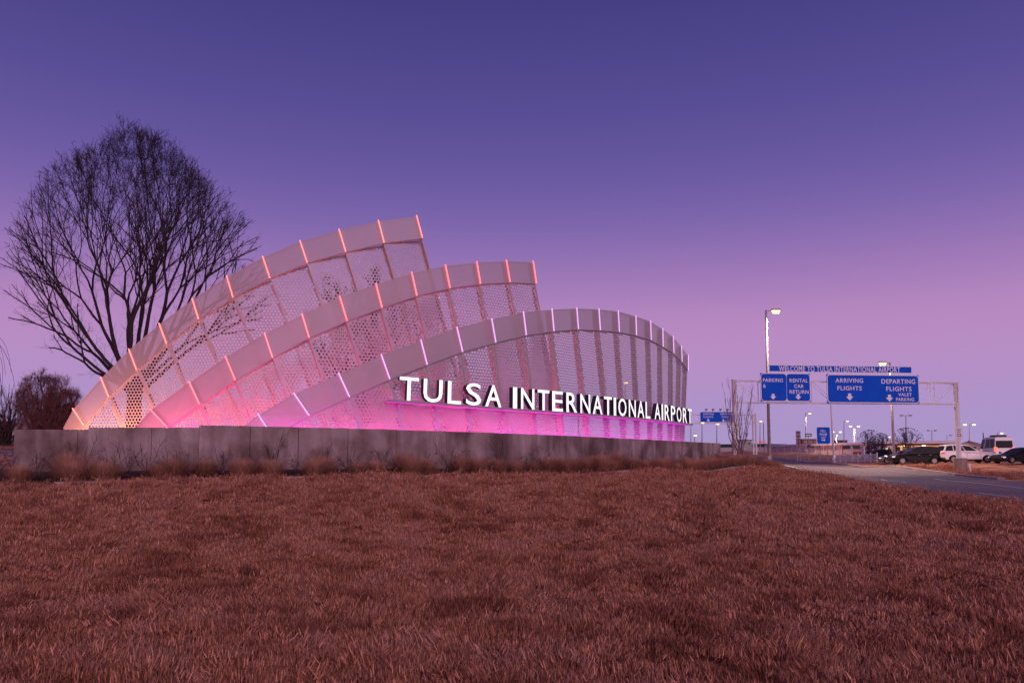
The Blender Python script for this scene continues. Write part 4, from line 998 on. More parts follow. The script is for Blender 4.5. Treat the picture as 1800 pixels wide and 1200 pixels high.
# second gantry, further along the road
G2 = Frame(P(1196, 740, 150), P(1327, 740, 150)); go_ = G2.o.copy(); go_.z = gz(go_.x, go_.y)
g2 = thing('sign_gantry', go_, G2.rz, 'farther truss gantry beyond the concrete wall, with a double right post', 'gantry')
def h2(px, py): a, b = G2.hit(px, py); return a, b - go_.z
xl = h2(1196, 740)[0]; xr = h2(1326.5, 740)[0]; zt = h2(1300, 728.5)[1]; zb = h2(1300, 743.5)[1]
for x in (xl, xr - .25, xr + .28):
    z0 = gz((G2.o + G2.e * x).x, (G2.o + G2.e * x).y) - go_.z; MB().tube([(x, .3, z0 - .5), (x, .3, h2(1327, 726)[1] if x > xr else zt)], .17, 10).build('post', m_white, g2)
for z in (zt, zb):
    for y in (0, 1.0): MB().bar((xl, y, z), (xr, y, z), .13, .13).build('chord', m_white, g2)
for i in range(9):
    x = xl + (xr - xl) * i / 8; MB().bar((x, 0, zb), (x, 0, zt), .08, .08, up=(0, 1, 0)).build('upright', m_white, g2)
    if i < 8: x2 = xl + (xr - xl) * (i + 1) / 8; MB().bar((x, 0, zt if i % 2 else zb), (x2, 0, zb if i % 2 else zt), .06, .06, up=(0, 1, 0)).build('diagonal', m_white, g2)
b2 = board(G2, 'highway_sign', (1230.5, 723.5, 1289.5, 742), 'distant blue sign ARRIVING FLIGHTS and DEPARTING FLIGHTS behind the young tree', [('ARRIVING', 1235.5, 1254.5, 725.8, 728.9), ('FLIGHTS', 1236.5, 1253.5, 731, 734), ('DEPARTING', 1266, 1287.5, 725.8, 728.9), ('FLIGHTS', 1269, 1285.5, 731, 734), ('VALET', 1277.5, 1285, 735.3, 737.2), ('PARKING', 1275, 1286, 738.8, 740.6)], -.3, .1, .05,
      arrows=[(1245, 738.3, .62, 'down'), (1271.5, 738.8, .55, 'down')])
for i, px in enumerate((1241.5, 1253.5, 1266.5, 1279)):
    q = G2.hit(px, 719.5, -.8); loc = G2.o + G2.e * q[0] + G2.n * -.8; loc.z = q[1]
    r = thing('sign_floodlight', loc, G2.rz, ['leftmost', 'second from left', 'third from left', 'rightmost'][i] + ' small dark floodlight on top of the distant blue sign', 'floodlight', 'floodlights over the distant sign')
    MB().box(-.22, .22, -.15, .15, -.12, .12).build('housing', m_dark, r, bevel=.03); MB().bar((0, 0, -.1), (0, .6, -.45), .06).build('arm', m_dark, r)

# ------------------------------------------------------------------ lamps
m_lamp = mat('lit_lamp_lens', (1, .9, .7), .4, emit=(1, .64, .25), es=2.1)
m_lampw = mat('lit_white_lens', (1, .95, .9), .4, emit=(1, .86, .74), es=2.2)
m_off = mat('unlit_lens', (.5, .47, .5), .4)
def street_lamp(px, D, top_py, label, head='right', lit=True, base_px=None, r0=.13, armL=.75, base_py=None, light=0, pole_m=None, lens=None):
    b = P(base_px or px, 800, D); zg = gz(b.x, D); tp = P(px, top_py, D); H = tp.z - zg
    r = thing('street_lamp', (b.x, D, zg), 0, label, 'street lamp', 'street lamps')
    dx = tp.x - b.x; pm = pole_m or m_grey
    MB().tube([(0, 0, 0), (dx * .5, 0, H * .5), (dx, 0, H)], [r0, r0 * .8, r0 * .55], 10).build('pole', pm, r, smooth=True)
    MB().box(-r0 * 1.8, r0 * 1.8, -r0 * 1.8, r0 * 1.8, -.05, .14).build('base_plate', pm, r, bevel=.02)
    MB().box(-r0 * 1.15, r0 * 1.15, -r0 * 1.2, -r0 * .9, .6, .95).build('hand_hole_cover', pm, r)
    L = lens or m_lamp
    for sgn in {'right': (1,), 'left': (-1,), 'both': (-1, 1), 'front': (0,)}[head]:
        a = (dx, 0, H - .12); 
        if sgn == 0: e_ = (dx, -armL, H - .05)
        else: e_ = (dx + sgn * armL, 0, H - .02)
        MB().bar(a, e_, .07).build('arm', pm, r)
        k = sgn or 0; x0 = e_[0]; s = r0 / .13
        y0 = e_[1]
        hd = MB(); pts = rrect(-.42 * s, .42 * s, -.16 * s, .16 * s, .12 * s)
        vs = [(x0 + u + k * .3 * s, y0 + v, H - .03) for u, v in pts] + [(x0 + u * .8 + k * .3 * s, y0 + v * .8, H + .10 * s) for u, v in pts]; n = len(pts)
        hd.add(vs, [tuple(reversed(range(n))), tuple(range(n, 2 * n))] + [(i, (i + 1) % n, (i + 1) % n + n, i + n) for i in range(n)]); hd.build('lamp_head', pm, r)
        hd = MB(); vs = [(x0 + u * .85 + k * .3 * s, y0 + v * .85, H - .035) for u, v in pts] + [(x0 + u * .55 + k * .3 * s, y0 + v * .55, H - .035 - .24 * s) for u, v in pts]
        hd.add(vs, [tuple(range(n)), tuple(reversed(range(n, 2 * n)))] + [(i, (i + 1) % n, (i + 1) % n + n, i + n) for i in range(n)]); hd.build('lens', L if lit else m_off, r)
        if light:
            ld = bpy.data.lights.new('lamp_light', 'SPOT'); lo = link('lamp_light', ld, r); lo.location = (x0 + k * .7 * s, y0, H - .3); ld.energy = light; ld.color = (1, .72, .54); ld.shadow_soft_size = .2; ld.spot_size = math.radians(144); ld.spot_blend = .6; lo.rotation_euler = (-.25, .12 * k, 0)
    return r
street_lamp(1346.5, 73, 545, 'tall leaning grey street lamp with lit head at the right tip of the planting bed', 'right', True, 1352.5, .155, .55, light=9000)
street_lamp(1564, 79, 637, 'tall dark street lamp behind the widest blue sign, its lit head above it', 'left', True, 1572, .14, .4, light=5000)
street_lamp(1459, 92, 683, 'pale street lamp whose pole passes right of the CELL PHONE LOT sign', 'right', True, 1466, .13, .5, lens=m_lampw, pole_m=m_white)
FAR = [(1336, 180, 739.5, 'front', 'lit far lamp just left of the tall leaning street lamp'), (1416.5, 170, 725.5, 'right', 'far lamp with one right head above the green street sign'),
       (1470.5, 175, 758, 'both', 'lit twin-head far lamp just right of the CELL PHONE LOT sign'), (1483.5, 190, 739, 'right', 'far lamp with one bright head between two twin-head lamps'), (1502, 165, 748, 'both', 'brighter lit twin-head lamp behind the white picket fence'),
       (1592.5, 150, 729.5, 'both', 'unlit twin-head lamp behind the black suv'), (1638, 190, 756, 'both', 'small unlit twin-head lamp above the beige building left'), (1664.5, 170, 764, 'right', 'short white pole lamp above the beige building'),
       (1704, 145, 745, 'both', 'lit twin-head lamp right of the right gantry post'), (1753.5, 160, 760, 'right', 'lit lamp rising behind the white van'), (1561, 185, 767, 'front', 'small lit lamp behind the bare trees by the beige building'),
       (1221, 140, 764, 'front', 'small lit lamp just above the right end of the concrete wall'), (1288, 200, 719, 'front', 'lit lamp just left of the left gantry post')]
for px, D, py, hd, lb in FAR:
    street_lamp(px, D, py, lb, hd, 'unlit' not in lb and 'short' not in lb, None, .12, .55, lens=m_lampw if px > 1465 else m_lamp, light=2400 if px in (1416.5, 1470.5, 1502) else 0, pole_m=m_white if px in (1664.5, 1502, 1704, 1470.5) else m_grey)
for px, D, py, lb, lt_ in [(1234, 130, 742, 'thin dark pole under the left part of the distant blue sign, bright lamp', 1), (1214.5, 150, 745, 'thin pole just right of the last big letter with a small lamp', 1), (1260, 125, 744, 'thin dark pole with bright lamp under the right part of the distant sign', 1),
                       (770, 88, 524, 'lamp shining through the holes of the middle perforated screen', 2), (1017, 95, 632, 'faint lamp shining through the holes of the lowest screen, left', 2), (1099, 98, 672, 'lamp shining through the holes of the lowest screen, middle', 2), (1177, 100, 657, 'lamp shining through the holes of the lowest screen, near its right end', 2)]:
    street_lamp(px, D, py, lb, 'front', True, None, .1, .5, lens=m_lamp)
for i, (px, py, D) in enumerate([(55, 735, 85), (128, 722, 90), (106, 737, 95)]):
    street_lamp(px, D, py, ['small lamp behind the crape myrtles at far left', 'small warm lamp by the tip of the tallest screen', 'dim lamp between the crape myrtle trunks'][i], 'front', True, None, .07, .25, lens=m_lamp)
q = P(1730, 800, 170); r = thing('antenna_mast', (q.x, 170, gz(q.x, 170)), 0, 'thin dark antenna mast left of the white van roof', 'mast')
MB().tube([(0, 0, 0), (0, 0, P(1730, 760, 170).z - r.location.z)], [.22, .08], 8).build('mast', m_dark, r); MB().box(-.3, .3, -.3, .3, -.2, .1).build('base', m_dark, r)

# ------------------------------------------------------------------ roadside signs
F3 = Frame(P(1430, 780, 112), P(1465, 780, 112))
cs = board(F3, 'lot_sign', (1434.5, 749.5, 1460.5, 780.5), 'upright blue CELL PHONE LOT sign with right arrow, on two posts beyond the road', [('CELL', 1442, 1451.5, 755, 759), ('PHONE', 1441, 1453.5, 761, 765), ('LOT', 1443.5, 1451.5, 766.5, 770.5)], 0, .28, .08, arrows=[(1447.5, 773, .42, 'right')])
zz = gz(cs.location.x + 1, cs.location.y) - cs.location.z
for x in (.5, 1.55): MB().tube([(x, .12, zz - .2), (x, .12, 2.2)], .055, 8).build('post', m_grey, cs)
def back_sign(px, D, py0, py1, w, label):
    q = P(px, 800, D); zg = gz(q.x, D); r = thing('signpost', (q.x, D, zg), 0, label, 'sign'); zt_ = P(px, py0, D).z - zg; zb_ = P(px, py1, D).z - zg
    for x in (-w * .33, w * .33): MB().tube([(x, 0, -.2), (x, 0, zt_ - .1)], .05, 8).build('post', m_grey, r)
    n = 4; hh = (zt_ - zb_) / n
    for i in range(n): MB().box(-w / 2, w / 2, -.03, .0, zb_ + hh * i + .02, zb_ + hh * (i + 1) - .02).build('plank', mat('brown_sign_board', (.17, .085, .075), .8), r)
    return r
back_sign(1404, 105, 757, 782, .62, 'narrow brown slatted sign on two posts left of the green street sign')
q = P(1422, 800, 108); r = thing('street_name_sign', (q.x, 108, gz(q.x, 108)), 0, 'small green street name sign on a thin pole, pale line of writing', 'street sign')
zt_ = P(1422, 767, 108).z - r.location.z; MB().tube([(0, 0, -.2), (0, 0, zt_)], .045, 8).build('pole', m_grey, r); MB().box(-.45, .45, -.02, .02, zt_, zt_ + .42).build('blade', mat('sign_green', (.01, .10, .06), .5), r)
MB().box(-.32, .32, -.03, -.022, zt_ + .13, zt_ + .27).build('lettering', m_sw, r); MB().box(-.2, .25, -.1, .1, zt_ - 1.5, zt_ - 1.1).build('signal_box', m_dark, r, bevel=.03)
def marker(px, py0, py1, D, lean, label):
    a = P(px, py0, D); b = P(px + lean, py1, D); zg = gz(b.x, D); r = thing('marker_post', (b.x, D, zg), 0, label, 'marker post')
    MB().bar((0, 0, -.1), (a.x - b.x, 0, a.z - zg), .11, .05, up=(0, 1, 0)).build('post', m_white, r); MB().bar(((a.x - b.x) * .72, -.035, (a.z - zg) * .72), ((a.x - b.x) * .9, -.035, (a.z - zg) * .9), .09, .01, up=(0, 1, 0)).build('reflector', m_sw, r)
marker(1704, 813.5, 831, 63, 3, 'white marker post right of the right gantry footing'); marker(1463.5, 804, 813, 92, 3, 'leaning white marker post at the kerb under the pale street lamp')

# ------------------------------------------------------------------ buildings
m_wall = mat('pink_beige_wall', (.74, .60, .57), .9, noise=(.5, (.66, .53, .50), (1, 1, 1)))
m_warm = mat('beige_wall', (.62, .46, .32), .9, noise=(.7, (.55, .40, .28), (1, 1, 1)))
m_fascia = mat('white_fascia', (.80, .74, .76), .6)
m_brown = mat('brown_trim', (.12, .055, .04), .8)
m_dglass = mat('dark_window_glass', (.02, .018, .028), .12, spec=.8)
m_teal = mat('teal_roof', (.035, .085, .09), .7)
def bpl(fr, px, py): return fr.hit(px, py)
# long parking building behind the mounds
FB = Frame(P(1345, 790, 195), P(1570, 790, 150)); o = FB.o.copy(); o.z = gz(o.x, o.y) - .5
bl = thing('long_building', o, FB.rz, 'long low pinkish building with white roof line behind the brown mounds', 'building')
def hB(px, py): a, b = FB.hit(px, py); return a, b - o.z
xa = hB(1345, 790)[0]; xb = hB(1556, 790)[0]; zt = hB(1450, 779)[1]; zf = hB(1450, 782.5)[1]
MB().box(xa, xb, .5, 14, -2, zf - .02).build('wall', m_wall, bl)
MB().box(xa - .3, xb + .3, 0, 14.5, zf, zt).build('roof', m_fascia, bl)
for i in range(14):
    x = xa + (xb - xa) * (i + .5) / 14; MB().box(x - .12, x + .12, .36, .5, -2, zf - .02).build('pilaster', m_fascia, bl)
for a, b, t, u in ((1478, 1508, 782.8, 787), (1423, 1427, 783.5, 785.5), (1519, 1541, 784, 789)):
    x0, z1 = hB(a, t); x1, z0 = hB(b, u); w = MB().box(x0, x1, .42, .46, z0, z1 - .05).build('window', m_dglass, bl); MB().box(x0 - .08, x1 + .08, .40, .43, z0 - .12, z0 - .02).build('sill', m_brown, w)
# dark teal-roofed building left of it
FT = Frame(P(1262, 790, 215), P(1352, 790, 205)); o = FT.o.copy(); o.z = gz(o.x, o.y) - .5
tb = thing('teal_roofed_building', o, FT.rz, 'low far building with a dark teal roof seen past the end of the concrete wall', 'building')
def hT(px, py): a, b = FT.hit(px, py); return a, b - o.z
x0 = hT(1225, 790)[0]; x1 = hT(1353, 790)[0]; za = hT(1300, 780)[1]; zb = hT(1300, 784.5)[1]; zc_ = hT(1300, 788)[1]
MB().box(x0, x1, .8, 12, -3, zb).build('wall', m_dark, tb); MB().prism([(x0, zb), (x1, zb), (x1 - 1, za), (x0 + 2, za)], 0, 12.5).build('roof', m_teal, tb); MB().box(x0, x1, .3, .8, -3, hT(1300, 785.5)[1]).build('parapet', m_wall, tb)
for px, py0, py1, D, w, nm, lb, mm_ in [(1311, 773.5, 786, 195, 1.45, 'service_block', 'small grey block standing on the teal-roofed building', m_grey), (1425.5, 772, 779.5, 240, 2.6, 'brick_building', 'far reddish brick block above the long white roof line', mat('brick_far', (.26, .11, .09), .9)),
                             (1481, 774, 779.5, 250, 1.5, 'distant_building', 'tiny far brown building right of the CELL PHONE LOT sign', mat('brown_far', (.15, .09, .08), .9))]:
    a = P(px, py0, D); zg = P(px, py1 + 6, D).z; r = thing(nm, (a.x, D, zg), 0, lb, 'building'); MB().box(-w, w, 0, 4, 0, a.z - zg).build('wall', mm_, r); MB().box(-w - .15, w + .15, -.15, 4.15, a.z - zg, a.z - zg + .15).build('parapet', m_brown, r)
    for i in range(3): MB().box(-w * .8 + i * w * .6, -w * .8 + i * w * .6 + w * .35, -.04, -.01, (a.z - zg) * .55, (a.z - zg) * .8).build('window', m_dglass, r)
q = P(1340, 776.5, 190); r = thing('red_sign', (q.x, 190, q.z), 0, 'small red lit sign far off left of the tall street lamp', 'sign'); MB().box(-.8, .8, 0, .2, -.22, .22).build('panel', mat('red_panel', (.5, .05, .03), .5, emit=(1, .15, .08), es=.4), r); MB().tube([(.4, .1, -3), (.4, .1, 4.5)], .08, 6).build('pole', m_dark, r)
# nearer beige building behind the cars
FH = Frame(P(1541, 790, 108), P(1690, 790, 104)); o = FH.o.copy(); o.z = gz(o.x, o.y) - .3
hb = thing('beige_building', o, FH.rz, 'low beige building with a deep white roof edge and lit window behind the black suv', 'building')
def hH(px, py): a, b = FH.hit(px, py); return a, b - o.z
x0 = hH(1541, 790)[0]; x1 = hH(1717, 790)[0]; zt = hH(1600, 774.5)[1]; zf = hH(1600, 779.5)[1]
MB().box(x0 + 2.6, x1, 1.6, 13, -.5, zf).build('wall', m_warm, hb)
MB().prism([(0, zf), (0.001, zt - .05), (0, zt)], 0, .01) if False else None
MB().box(x0 - .3, x1 - 2.2, 0, 13.4, zf + .003, zt).build('roof', m_fascia, hb); MB().box(x0 - .3, x1 - 2.2, .05, 1.6, zf - .22, zf).build('soffit', m_brown, hb)
for px in (1544.5,): a = hH(px, 790)[0]; MB().box(a - .3, a + .3, .3, .9, -.5, zf - .22).build('column', m_fascia, hb)
for a, b, t, u, m_ in ((1549, 1562.5, 785.5, 797, m_dglass), (1573, 1584, 785, 792, m_dglass)):
    xa, z1 = hH(a, t); xb, z0 = hH(b, u); xb = max(xb, xa + .3); w = MB().box(xa, xb, 1.52, 1.58, z0, z1).build('window', m_, hb)
    if a == 1549:
        MB().box(xa + (xb - xa) * .08, xa + (xb - xa) * .42, 1.48, 1.51, z0 + (z1 - z0) * .25, z1 - .06).build('pane', mat('orange_lit_pane', (.8, .3, .1), .4, emit=(1, .35, .14), es=1.1), w)
        MB().box(xa + (xb - xa) * .55, xa + (xb - xa) * .95, 1.48, 1.51, z0 + (z1 - z0) * .5, z1 - .06).build('pane', mat('cream_lit_pane', (.8, .7, .4), .4, emit=(1, .75, .42), es=.75), w)
a = hH(1600, 790)[0]; 
# warm lamps under the soffit
for px in (1590, 1625, 1660):
    a = hH(px, 790)[0]; MB().box(a - .18, a + .18, .7, .95, zf - .30, zf - .225).build('soffit_lamp', mat('soffit_lens', (1, .8, .5), .4, emit=(1, .68, .38), es=8), hb)
    ld = bpy.data.lights.new('soffit_light', 'POINT'); lo = link('soffit_light', ld, hb); lo.location = (a, .8, zf - .5); ld.energy = 55; ld.color = (1, .62, .34); ld.shadow_soft_size = .15
gx0, gx1 = hH(1660, 790)[0], hH(1722, 790)[0]; zr = hH(1684, 776)[1]; ze = hH(1715, 782)[1]
MB().prism([(gx0 + 1.5, -.5), (gx1, -.5), (gx1, ze), ((gx0 + gx1) / 2 + .6, zr), (gx0 + 1.5, zf - .3)], -1.2, 1.5).build('gable_wall', m_warm, hb)
MB().bar(((gx0 + gx1) / 2 + .6, -1.35, zr + .06), (gx1 + .3, -1.35, ze + .02), .3, .10).build('gable_trim', m_brown, hb)
xa, z1 = hH(1702, 785); w = MB().box(xa, xa + .75, -1.26, -1.205, z1 - .7, z1).build('window', m_dglass, hb)
# pair of round dark shrubs and bare small trees before the building
for i, (px, py, D, w, h) in enumerate([(1513, 775, 100, 1.35, 1.0), (1527, 775, 101, 1.5, 1.0)]):
    pass
def small_tree(px, D, w, h, seed, label, red=False):
    t = place_root('small_tree', px, D, label, 'tree')
    def ins(p): return (p[0] / w) ** 2 + (p[1] / w) ** 2 + ((p[2] - h * .66) / (h * .36)) ** 2 < 1
    rk = np.random.RandomState(seed); tg = [(w * .8 * math.cos(a) * k, w * .8 * math.sin(a) * k, h * (.74 + .22 * (1 - k))) for k in (.4, .9) for a in rk.uniform(0, 6.28, 6)]
    bare_tree(t, seed, tg, (0, 0, h * .2), .07, ins, [1.0, .55, .3], [6, 4, 3], [.05, .022, .015, .011], m_bark, mat('purple_twigs', (.10, .06, .085), .9), stems=[(.15 * i_, 0, 0) for i_ in (-1, 0, 1)], sag=.05)
    # seed heads left on the twig tips
    M_ = MB()
    for i_ in range(150):
        a = rk.uniform(0, 6.28); b = rk.uniform(-.3, 1.5); x, y, z = w * math.cos(a) * math.cos(b), w * math.sin(a) * math.cos(b), h * .66 + h * .34 * math.sin(b); s_ = rk.uniform(.03, .07)
        M_.add([(x - s_, y, z), (x, y + s_, z), (x + s_, y, z), (x, y - s_, z), (x, y, z + s_), (x, y, z - s_)], [(0, 1, 4), (1, 2, 4), (2, 3, 4), (3, 0, 4), (1, 0, 5), (2, 1, 5), (3, 2, 5), (0, 3, 5)])
    M_.build('seed_heads', m_bark, t)['kind'] = 'stuff'
small_tree(1527, 99, 1.5, 3.9, 91, 'small bare tree with dark seed heads left of the lit window')
small_tree(1545, 104, 1.2, 3.6, 92, 'middle small bare tree with seed heads over the white column')
small_tree(1592, 97, 1.75, 4.0, 93, 'rightmost small bare tree with seed heads behind the black suv')

# ------------------------------------------------------------------ white picket fence and gate rails
FF = Frame(P(1458, 806, 100), P(1548, 806, 93)); o = FF.o.copy()
fn = thing('picket_fence', (o.x, o.y, 0), FF.rz, 'low white picket fence beyond the road between the lot sign and the beige building', 'fence')
a0 = FF.hit(1466, 806)[0]; a1 = FF.hit(1541, 806)[0]; npk = 40
def zf_(x): q = FF.o + FF.e * x; return gz(q.x, q.y)
for k in range(npk):
    x = a0 + (a1 - a0) * k / (npk - 1); z = zf_(x); MB().box(x - .02, x + .02, -.02, .02, z + .1, z + .98).build('picket', m_white, fn)
for k in range(8):
    x = a0 + (a1 - a0) * k / 7; z = zf_(x); MB().box(x - .06, x + .06, .02, .12, z - .2, z + (2.0 if k in (3, 5) else 1.15)).build('post', m_white, fn)
for zz in (.25, .9, ):
    for k in range(7):
        xa_, xb_ = a0 + (a1 - a0) * k / 7, a0 + (a1 - a0) * (k + 1) / 7; MB().bar((xa_, .03, zf_(xa_) + zz), (xb_, .03, zf_(xb_) + zz), .04, .06).build('rail', m_white, fn)
q = P(1430, 800, 108)
br = thing('barrier_rail', (P(1500, 795, 112).x, 112, 0), 0, 'red and white barrier rail behind the picket fence', 'barrier'); zb_ = gz(br.location.x, 112)
for i in range(6): MB().box(i * 1.15, i * 1.15 + 1.1, 0, .1, zb_ + .85, zb_ + 1.25).build('rail_segment', mat('barrier_red', (.45, .06, .06), .6) if i % 2 == 0 else m_white, br)
for i in (0, 3, 6): MB().box(i * 1.15 - .05, i * 1.15 + .05, .1, .2, zb_ - .1, zb_ + 1.25).build('post', m_white, br)
cr = thing('pipe_barrier', (P(1440, 800, 108).x, 108, 0), 0, 'low pipe barrier on the brown mound beneath the CELL PHONE LOT sign', 'barrier'); zb_ = gz(cr.location.x, 108)
for x in (0, 1.2, 2.4): MB().tube([(x, 0, zb_ - .1), (x, 0, zb_ + .9)], .05, 8).build('post', m_grey, cr)
for z in (.5, .88): MB().bar((0, 0, zb_ + z), (2.4, 0, zb_ + z), .06).build('rail', m_grey, cr)
# ------------------------------------------------------------------ vehicles
m_tyre = mat('tyre_rubber', (.015, .014, .015), .85); m_rim = mat('alloy_rim', (.22, .20, .21), .4, metal=.5)
m_red = mat('tail_lamp', (.4, .02, .02), .3, emit=(1, .08, .05), es=.5); m_redhot = mat('lit_tail_lamp', (.5, .03, .02), .3, emit=(1, .12, .06), es=2.0); m_head = mat('head_lamp', (.8, .78, .75), .2, emit=(1, .93, .85), es=.35)
m_headon = mat('lit_head_lamp', (1, .95, .9), .2, emit=(1, .93, .82), es=7)
m_cglass = mat('car_glass', (.012, .011, .02), .15, spec=.06)
def paint(name, c): m = mat(name, c, .35, spec=.5 if c[0] > .3 else .12); m.node_tree.nodes['Principled BSDF'].inputs['Coat Weight'].default_value = .25 if c[0] > .3 else .08; return m
p_white = paint('white_car_paint', (.84, .81, .83)); p_black = paint('black_car_paint', (.010, .009, .014)); p_navy = paint('dark_car_paint', (.014, .012, .022)); p_grey = paint('grey_car_paint', (.10, .09, .12)); p_silver = paint('silver_car_paint', (.42, .40, .43))
def car(name, loc, rz, label, pm, L=4.8, Wd=1.9, H=1.72, kind='suv', lit_tail=False, lit_head=False, cat='car'):
    r = thing(name, loc, rz, label, cat); hl = L / 2; wl = Wd / 2; wr = .36 if kind != 'sedan' else .32; fx, rx = hl * .62, -hl * .60
    belt = {'suv': 1.08, 'sedan': .92, 'van': 1.25}[kind]
    # side outline of the lower body with wheel openings
    hood = {'suv': .98, 'sedan': .84, 'van': 1.15}[kind]
    def arch(cx): return [(cx + (wr + .09) * math.cos(a), .36 + (wr + .07) * math.sin(a)) for a in np.linspace(0, math.pi, 9)]
    out = [(-hl + .02, .42), (-hl, .75), (-hl + .05, belt - .02)]
    out += [(-hl + .25, belt + .02), (hl * .30, belt), (hl * .42, belt - .03), (hl * .80, hood - .01), (hl - .10, hood - .13), (hl, .62), (hl - .03, .34)] if kind != 'van' else [(-hl + .2, belt + .02), (hl * .55, belt), (hl * .72, belt - .02), (hl * .95, hood - .12), (hl, .7), (hl - .03, .34)]
    low = [(fx + wr + .09, .28)] + arch(fx) + [(fx - wr - .09, .26), (rx + wr + .09, .26)] + arch(rx) + [(rx - wr - .09, .30)]
    poly = out + low
    # the body: outline at full width in the middle, pulled in at the rim
    mb = MB(); n = len(poly)
    lay = []
    for y, ins in ((-wl, .04), (-wl + .05, .0), (wl - .05, .0), (wl, .04)):
        ring = []
        for x, z in poly:
            tx = (abs(x) / hl) ** 6; yy = y * (1 - .10 * tx); zz = z - (ins if z > .6 else -ins * .3) * (1 if abs(y) == wl else 0); ring.append((x * (1 - ins * .25), yy, zz))
        lay.append(ring)
    vs = sum(lay, []); fs = [tuple(range(n)), tuple(reversed(range(3 * n, 4 * n)))]
    for k in range(3):
        for i in range(n): fs.append((k * n + i, (k + 1) * n + i, (k + 1) * n + (i + 1) % n, k * n + (i + 1) % n))
    mb.add(vs, fs); body = mb.build('body', pm, r, bevel=.02)
    # cabin
    cab = {'suv': ((-hl + .10, hl * .40), (-hl + .42, hl * .02)), 'sedan': ((-hl + .55, hl * .44), (-hl + 1.25, hl * .02)), 'van': ((-hl + .04, hl * .70), (-hl + .12, hl * .36))}[kind]
    (b0, b1), (t0, t1) = cab; wb, wt_ = wl - .07, wl - (.24 if kind != 'van' else .16); N = 8
    def zt_(t): return H - .10 * (abs(t - .45) / .55) ** 2.2
    bot = [(b0 + (b1 - b0) * i / N, belt - .02) for i in range(N + 1)]; top = [(t0 + (t1 - t0) * i / N, zt_(i / N)) for i in range(N + 1)]
    mb = MB(); V = []
    for s_ in (-1, 1):
        for (x, z) in bot: V.append((x, s_ * wb, z))
        for (x, z) in top: V.append((x, s_ * wt_, z))
    for (x, z) in top: V.append((x, 0, z + .035))
    K = N + 1; fs = []
    for i in range(N):
        fs += [(i, i + 1, K + i + 1, K + i), (2 * K + i + 1, 2 * K + i, 3 * K + i, 3 * K + i + 1), (K + i, K + i + 1, 4 * K + i + 1, 4 * K + i), (4 * K + i, 4 * K + i + 1, 3 * K + i + 1, 3 * K + i)]
    fs += [(0, K, 4 * K, 3 * K, 2 * K), (N, 2 * K + N, 3 * K + N, 4 * K + N, K + N)]
    mb.add(V, fs); mb.build('cabin', pm, r, bevel=.03)
    def side_pt(u, t, s_, o=.014):
        i = u * N; a = min(int(i), N - 1); f = i - a; bx = bot[a][0] * (1 - f) + bot[a + 1][0] * f; tx = top[a][0] * (1 - f) + top[a + 1][0] * f; tz_ = top[a][1] * (1 - f) + top[a + 1][1] * f
        return (bx * (1 - t) + tx * t, s_ * (wb * (1 - t) + wt_ * t + o), (belt - .02) * (1 - t) + tz_ * t)
    wins = {'suv': [(.05, .27), (.30, .60), (.63, .94)], 'sedan': [(.16, .50), (.53, .92)], 'van': [(.04, .34), (.37, .66), (.74, .95)]}[kind]
    for s_ in (-1, 1):
        for u0, u1 in wins:
            q = [side_pt(u0, .12, s_), side_pt((u0 + u1) / 2, .12, s_), side_pt(u1, .12, s_), side_pt(u1, .84, s_), side_pt((u0 + u1) / 2, .86, s_), side_pt(u0, .84, s_)]
            q2 = [(a, b - s_ * .012, c) for a, b, c in q]; m2 = MB(); m2.add(q + q2, [(0, 1, 2, 3, 4, 5), (11, 10, 9, 8, 7, 6)] + [(i, (i + 1) % 6, (i + 1) % 6 + 6, i + 6) for i in range(6)]); m2.build('side_window', m_cglass, r)
    def end_glass(xb_, xt_, ztp, dirn, nm, a=.10, b=.90):
        def pt(t, y): x = xb_ * (1 - t) + xt_ * t; return (x + dirn * .016, y * ((wb - .08) * (1 - t) + (wt_ - .08) * t), (belt - .02) * (1 - t) + ztp * t + .01)
        q = [pt(a, -1), pt(a, 1), pt(b, 1), pt(b, -1)]; q2 = [(x - dirn * .012, y, z) for x, y, z in q]; MB().add(q + q2, [(0, 1, 2, 3), (7, 6, 5, 4)] + [(i, (i + 1) % 4, (i + 1) % 4 + 4, i + 4) for i in range(4)]).build(nm, m_cglass, r)
    end_glass(b1, t1, top[-1][1], 1, 'windshield'); end_glass(b0, t0, top[0][1], -1, 'rear_window', .15 if kind != 'van' else .12, .88 if kind != 'van' else .72)
    for x in (fx, rx):
        for s_ in (-1, 1):
            w = MB(); yo = s_ * (wl - .12)
            w.tube([(x, yo - .11, .36), (x, yo - .10, .36), (x, yo + .10, .36), (x, yo + .11, .36)], [wr - .04, wr, wr, wr - .04], 20); t_ = w.build('wheel', m_tyre, r, smooth=False)
            rm = MB(); ys = yo + s_ * .115; rm.tube([(x, ys - .01, .36), (x, ys, .36)], [wr * .62, wr * .60], 16)
            rm.build('rim', m_rim, t_)
            MB().box(x - wr - .05, x + wr + .05, yo - .16 if s_ > 0 else yo - .06, yo + .06 if s_ > 0 else yo + .16, .40, .78) 
    MB().box(-hl + .25, hl - .25, -wl + .25, wl - .25, .22, .5).build('underbody', m_dark, r)
    if kind == 'suv' or kind == 'van':
        MB().box(-hl - .02, -hl + .35, -wl + .06, wl - .06, .32, .52).build('rear_bumper', m_dark, r, bevel=.03)
        MB().box(rx + .5, fx - .5, -wl - .004, -wl + .05, .27, .36).build('sill_trim', m_grey if pm is p_black else m_dark, r)
    MB().box(hl - .16, hl + .015, -wl + .35, wl - .35, .50, .72).build('grille', m_dark, r, bevel=.02)
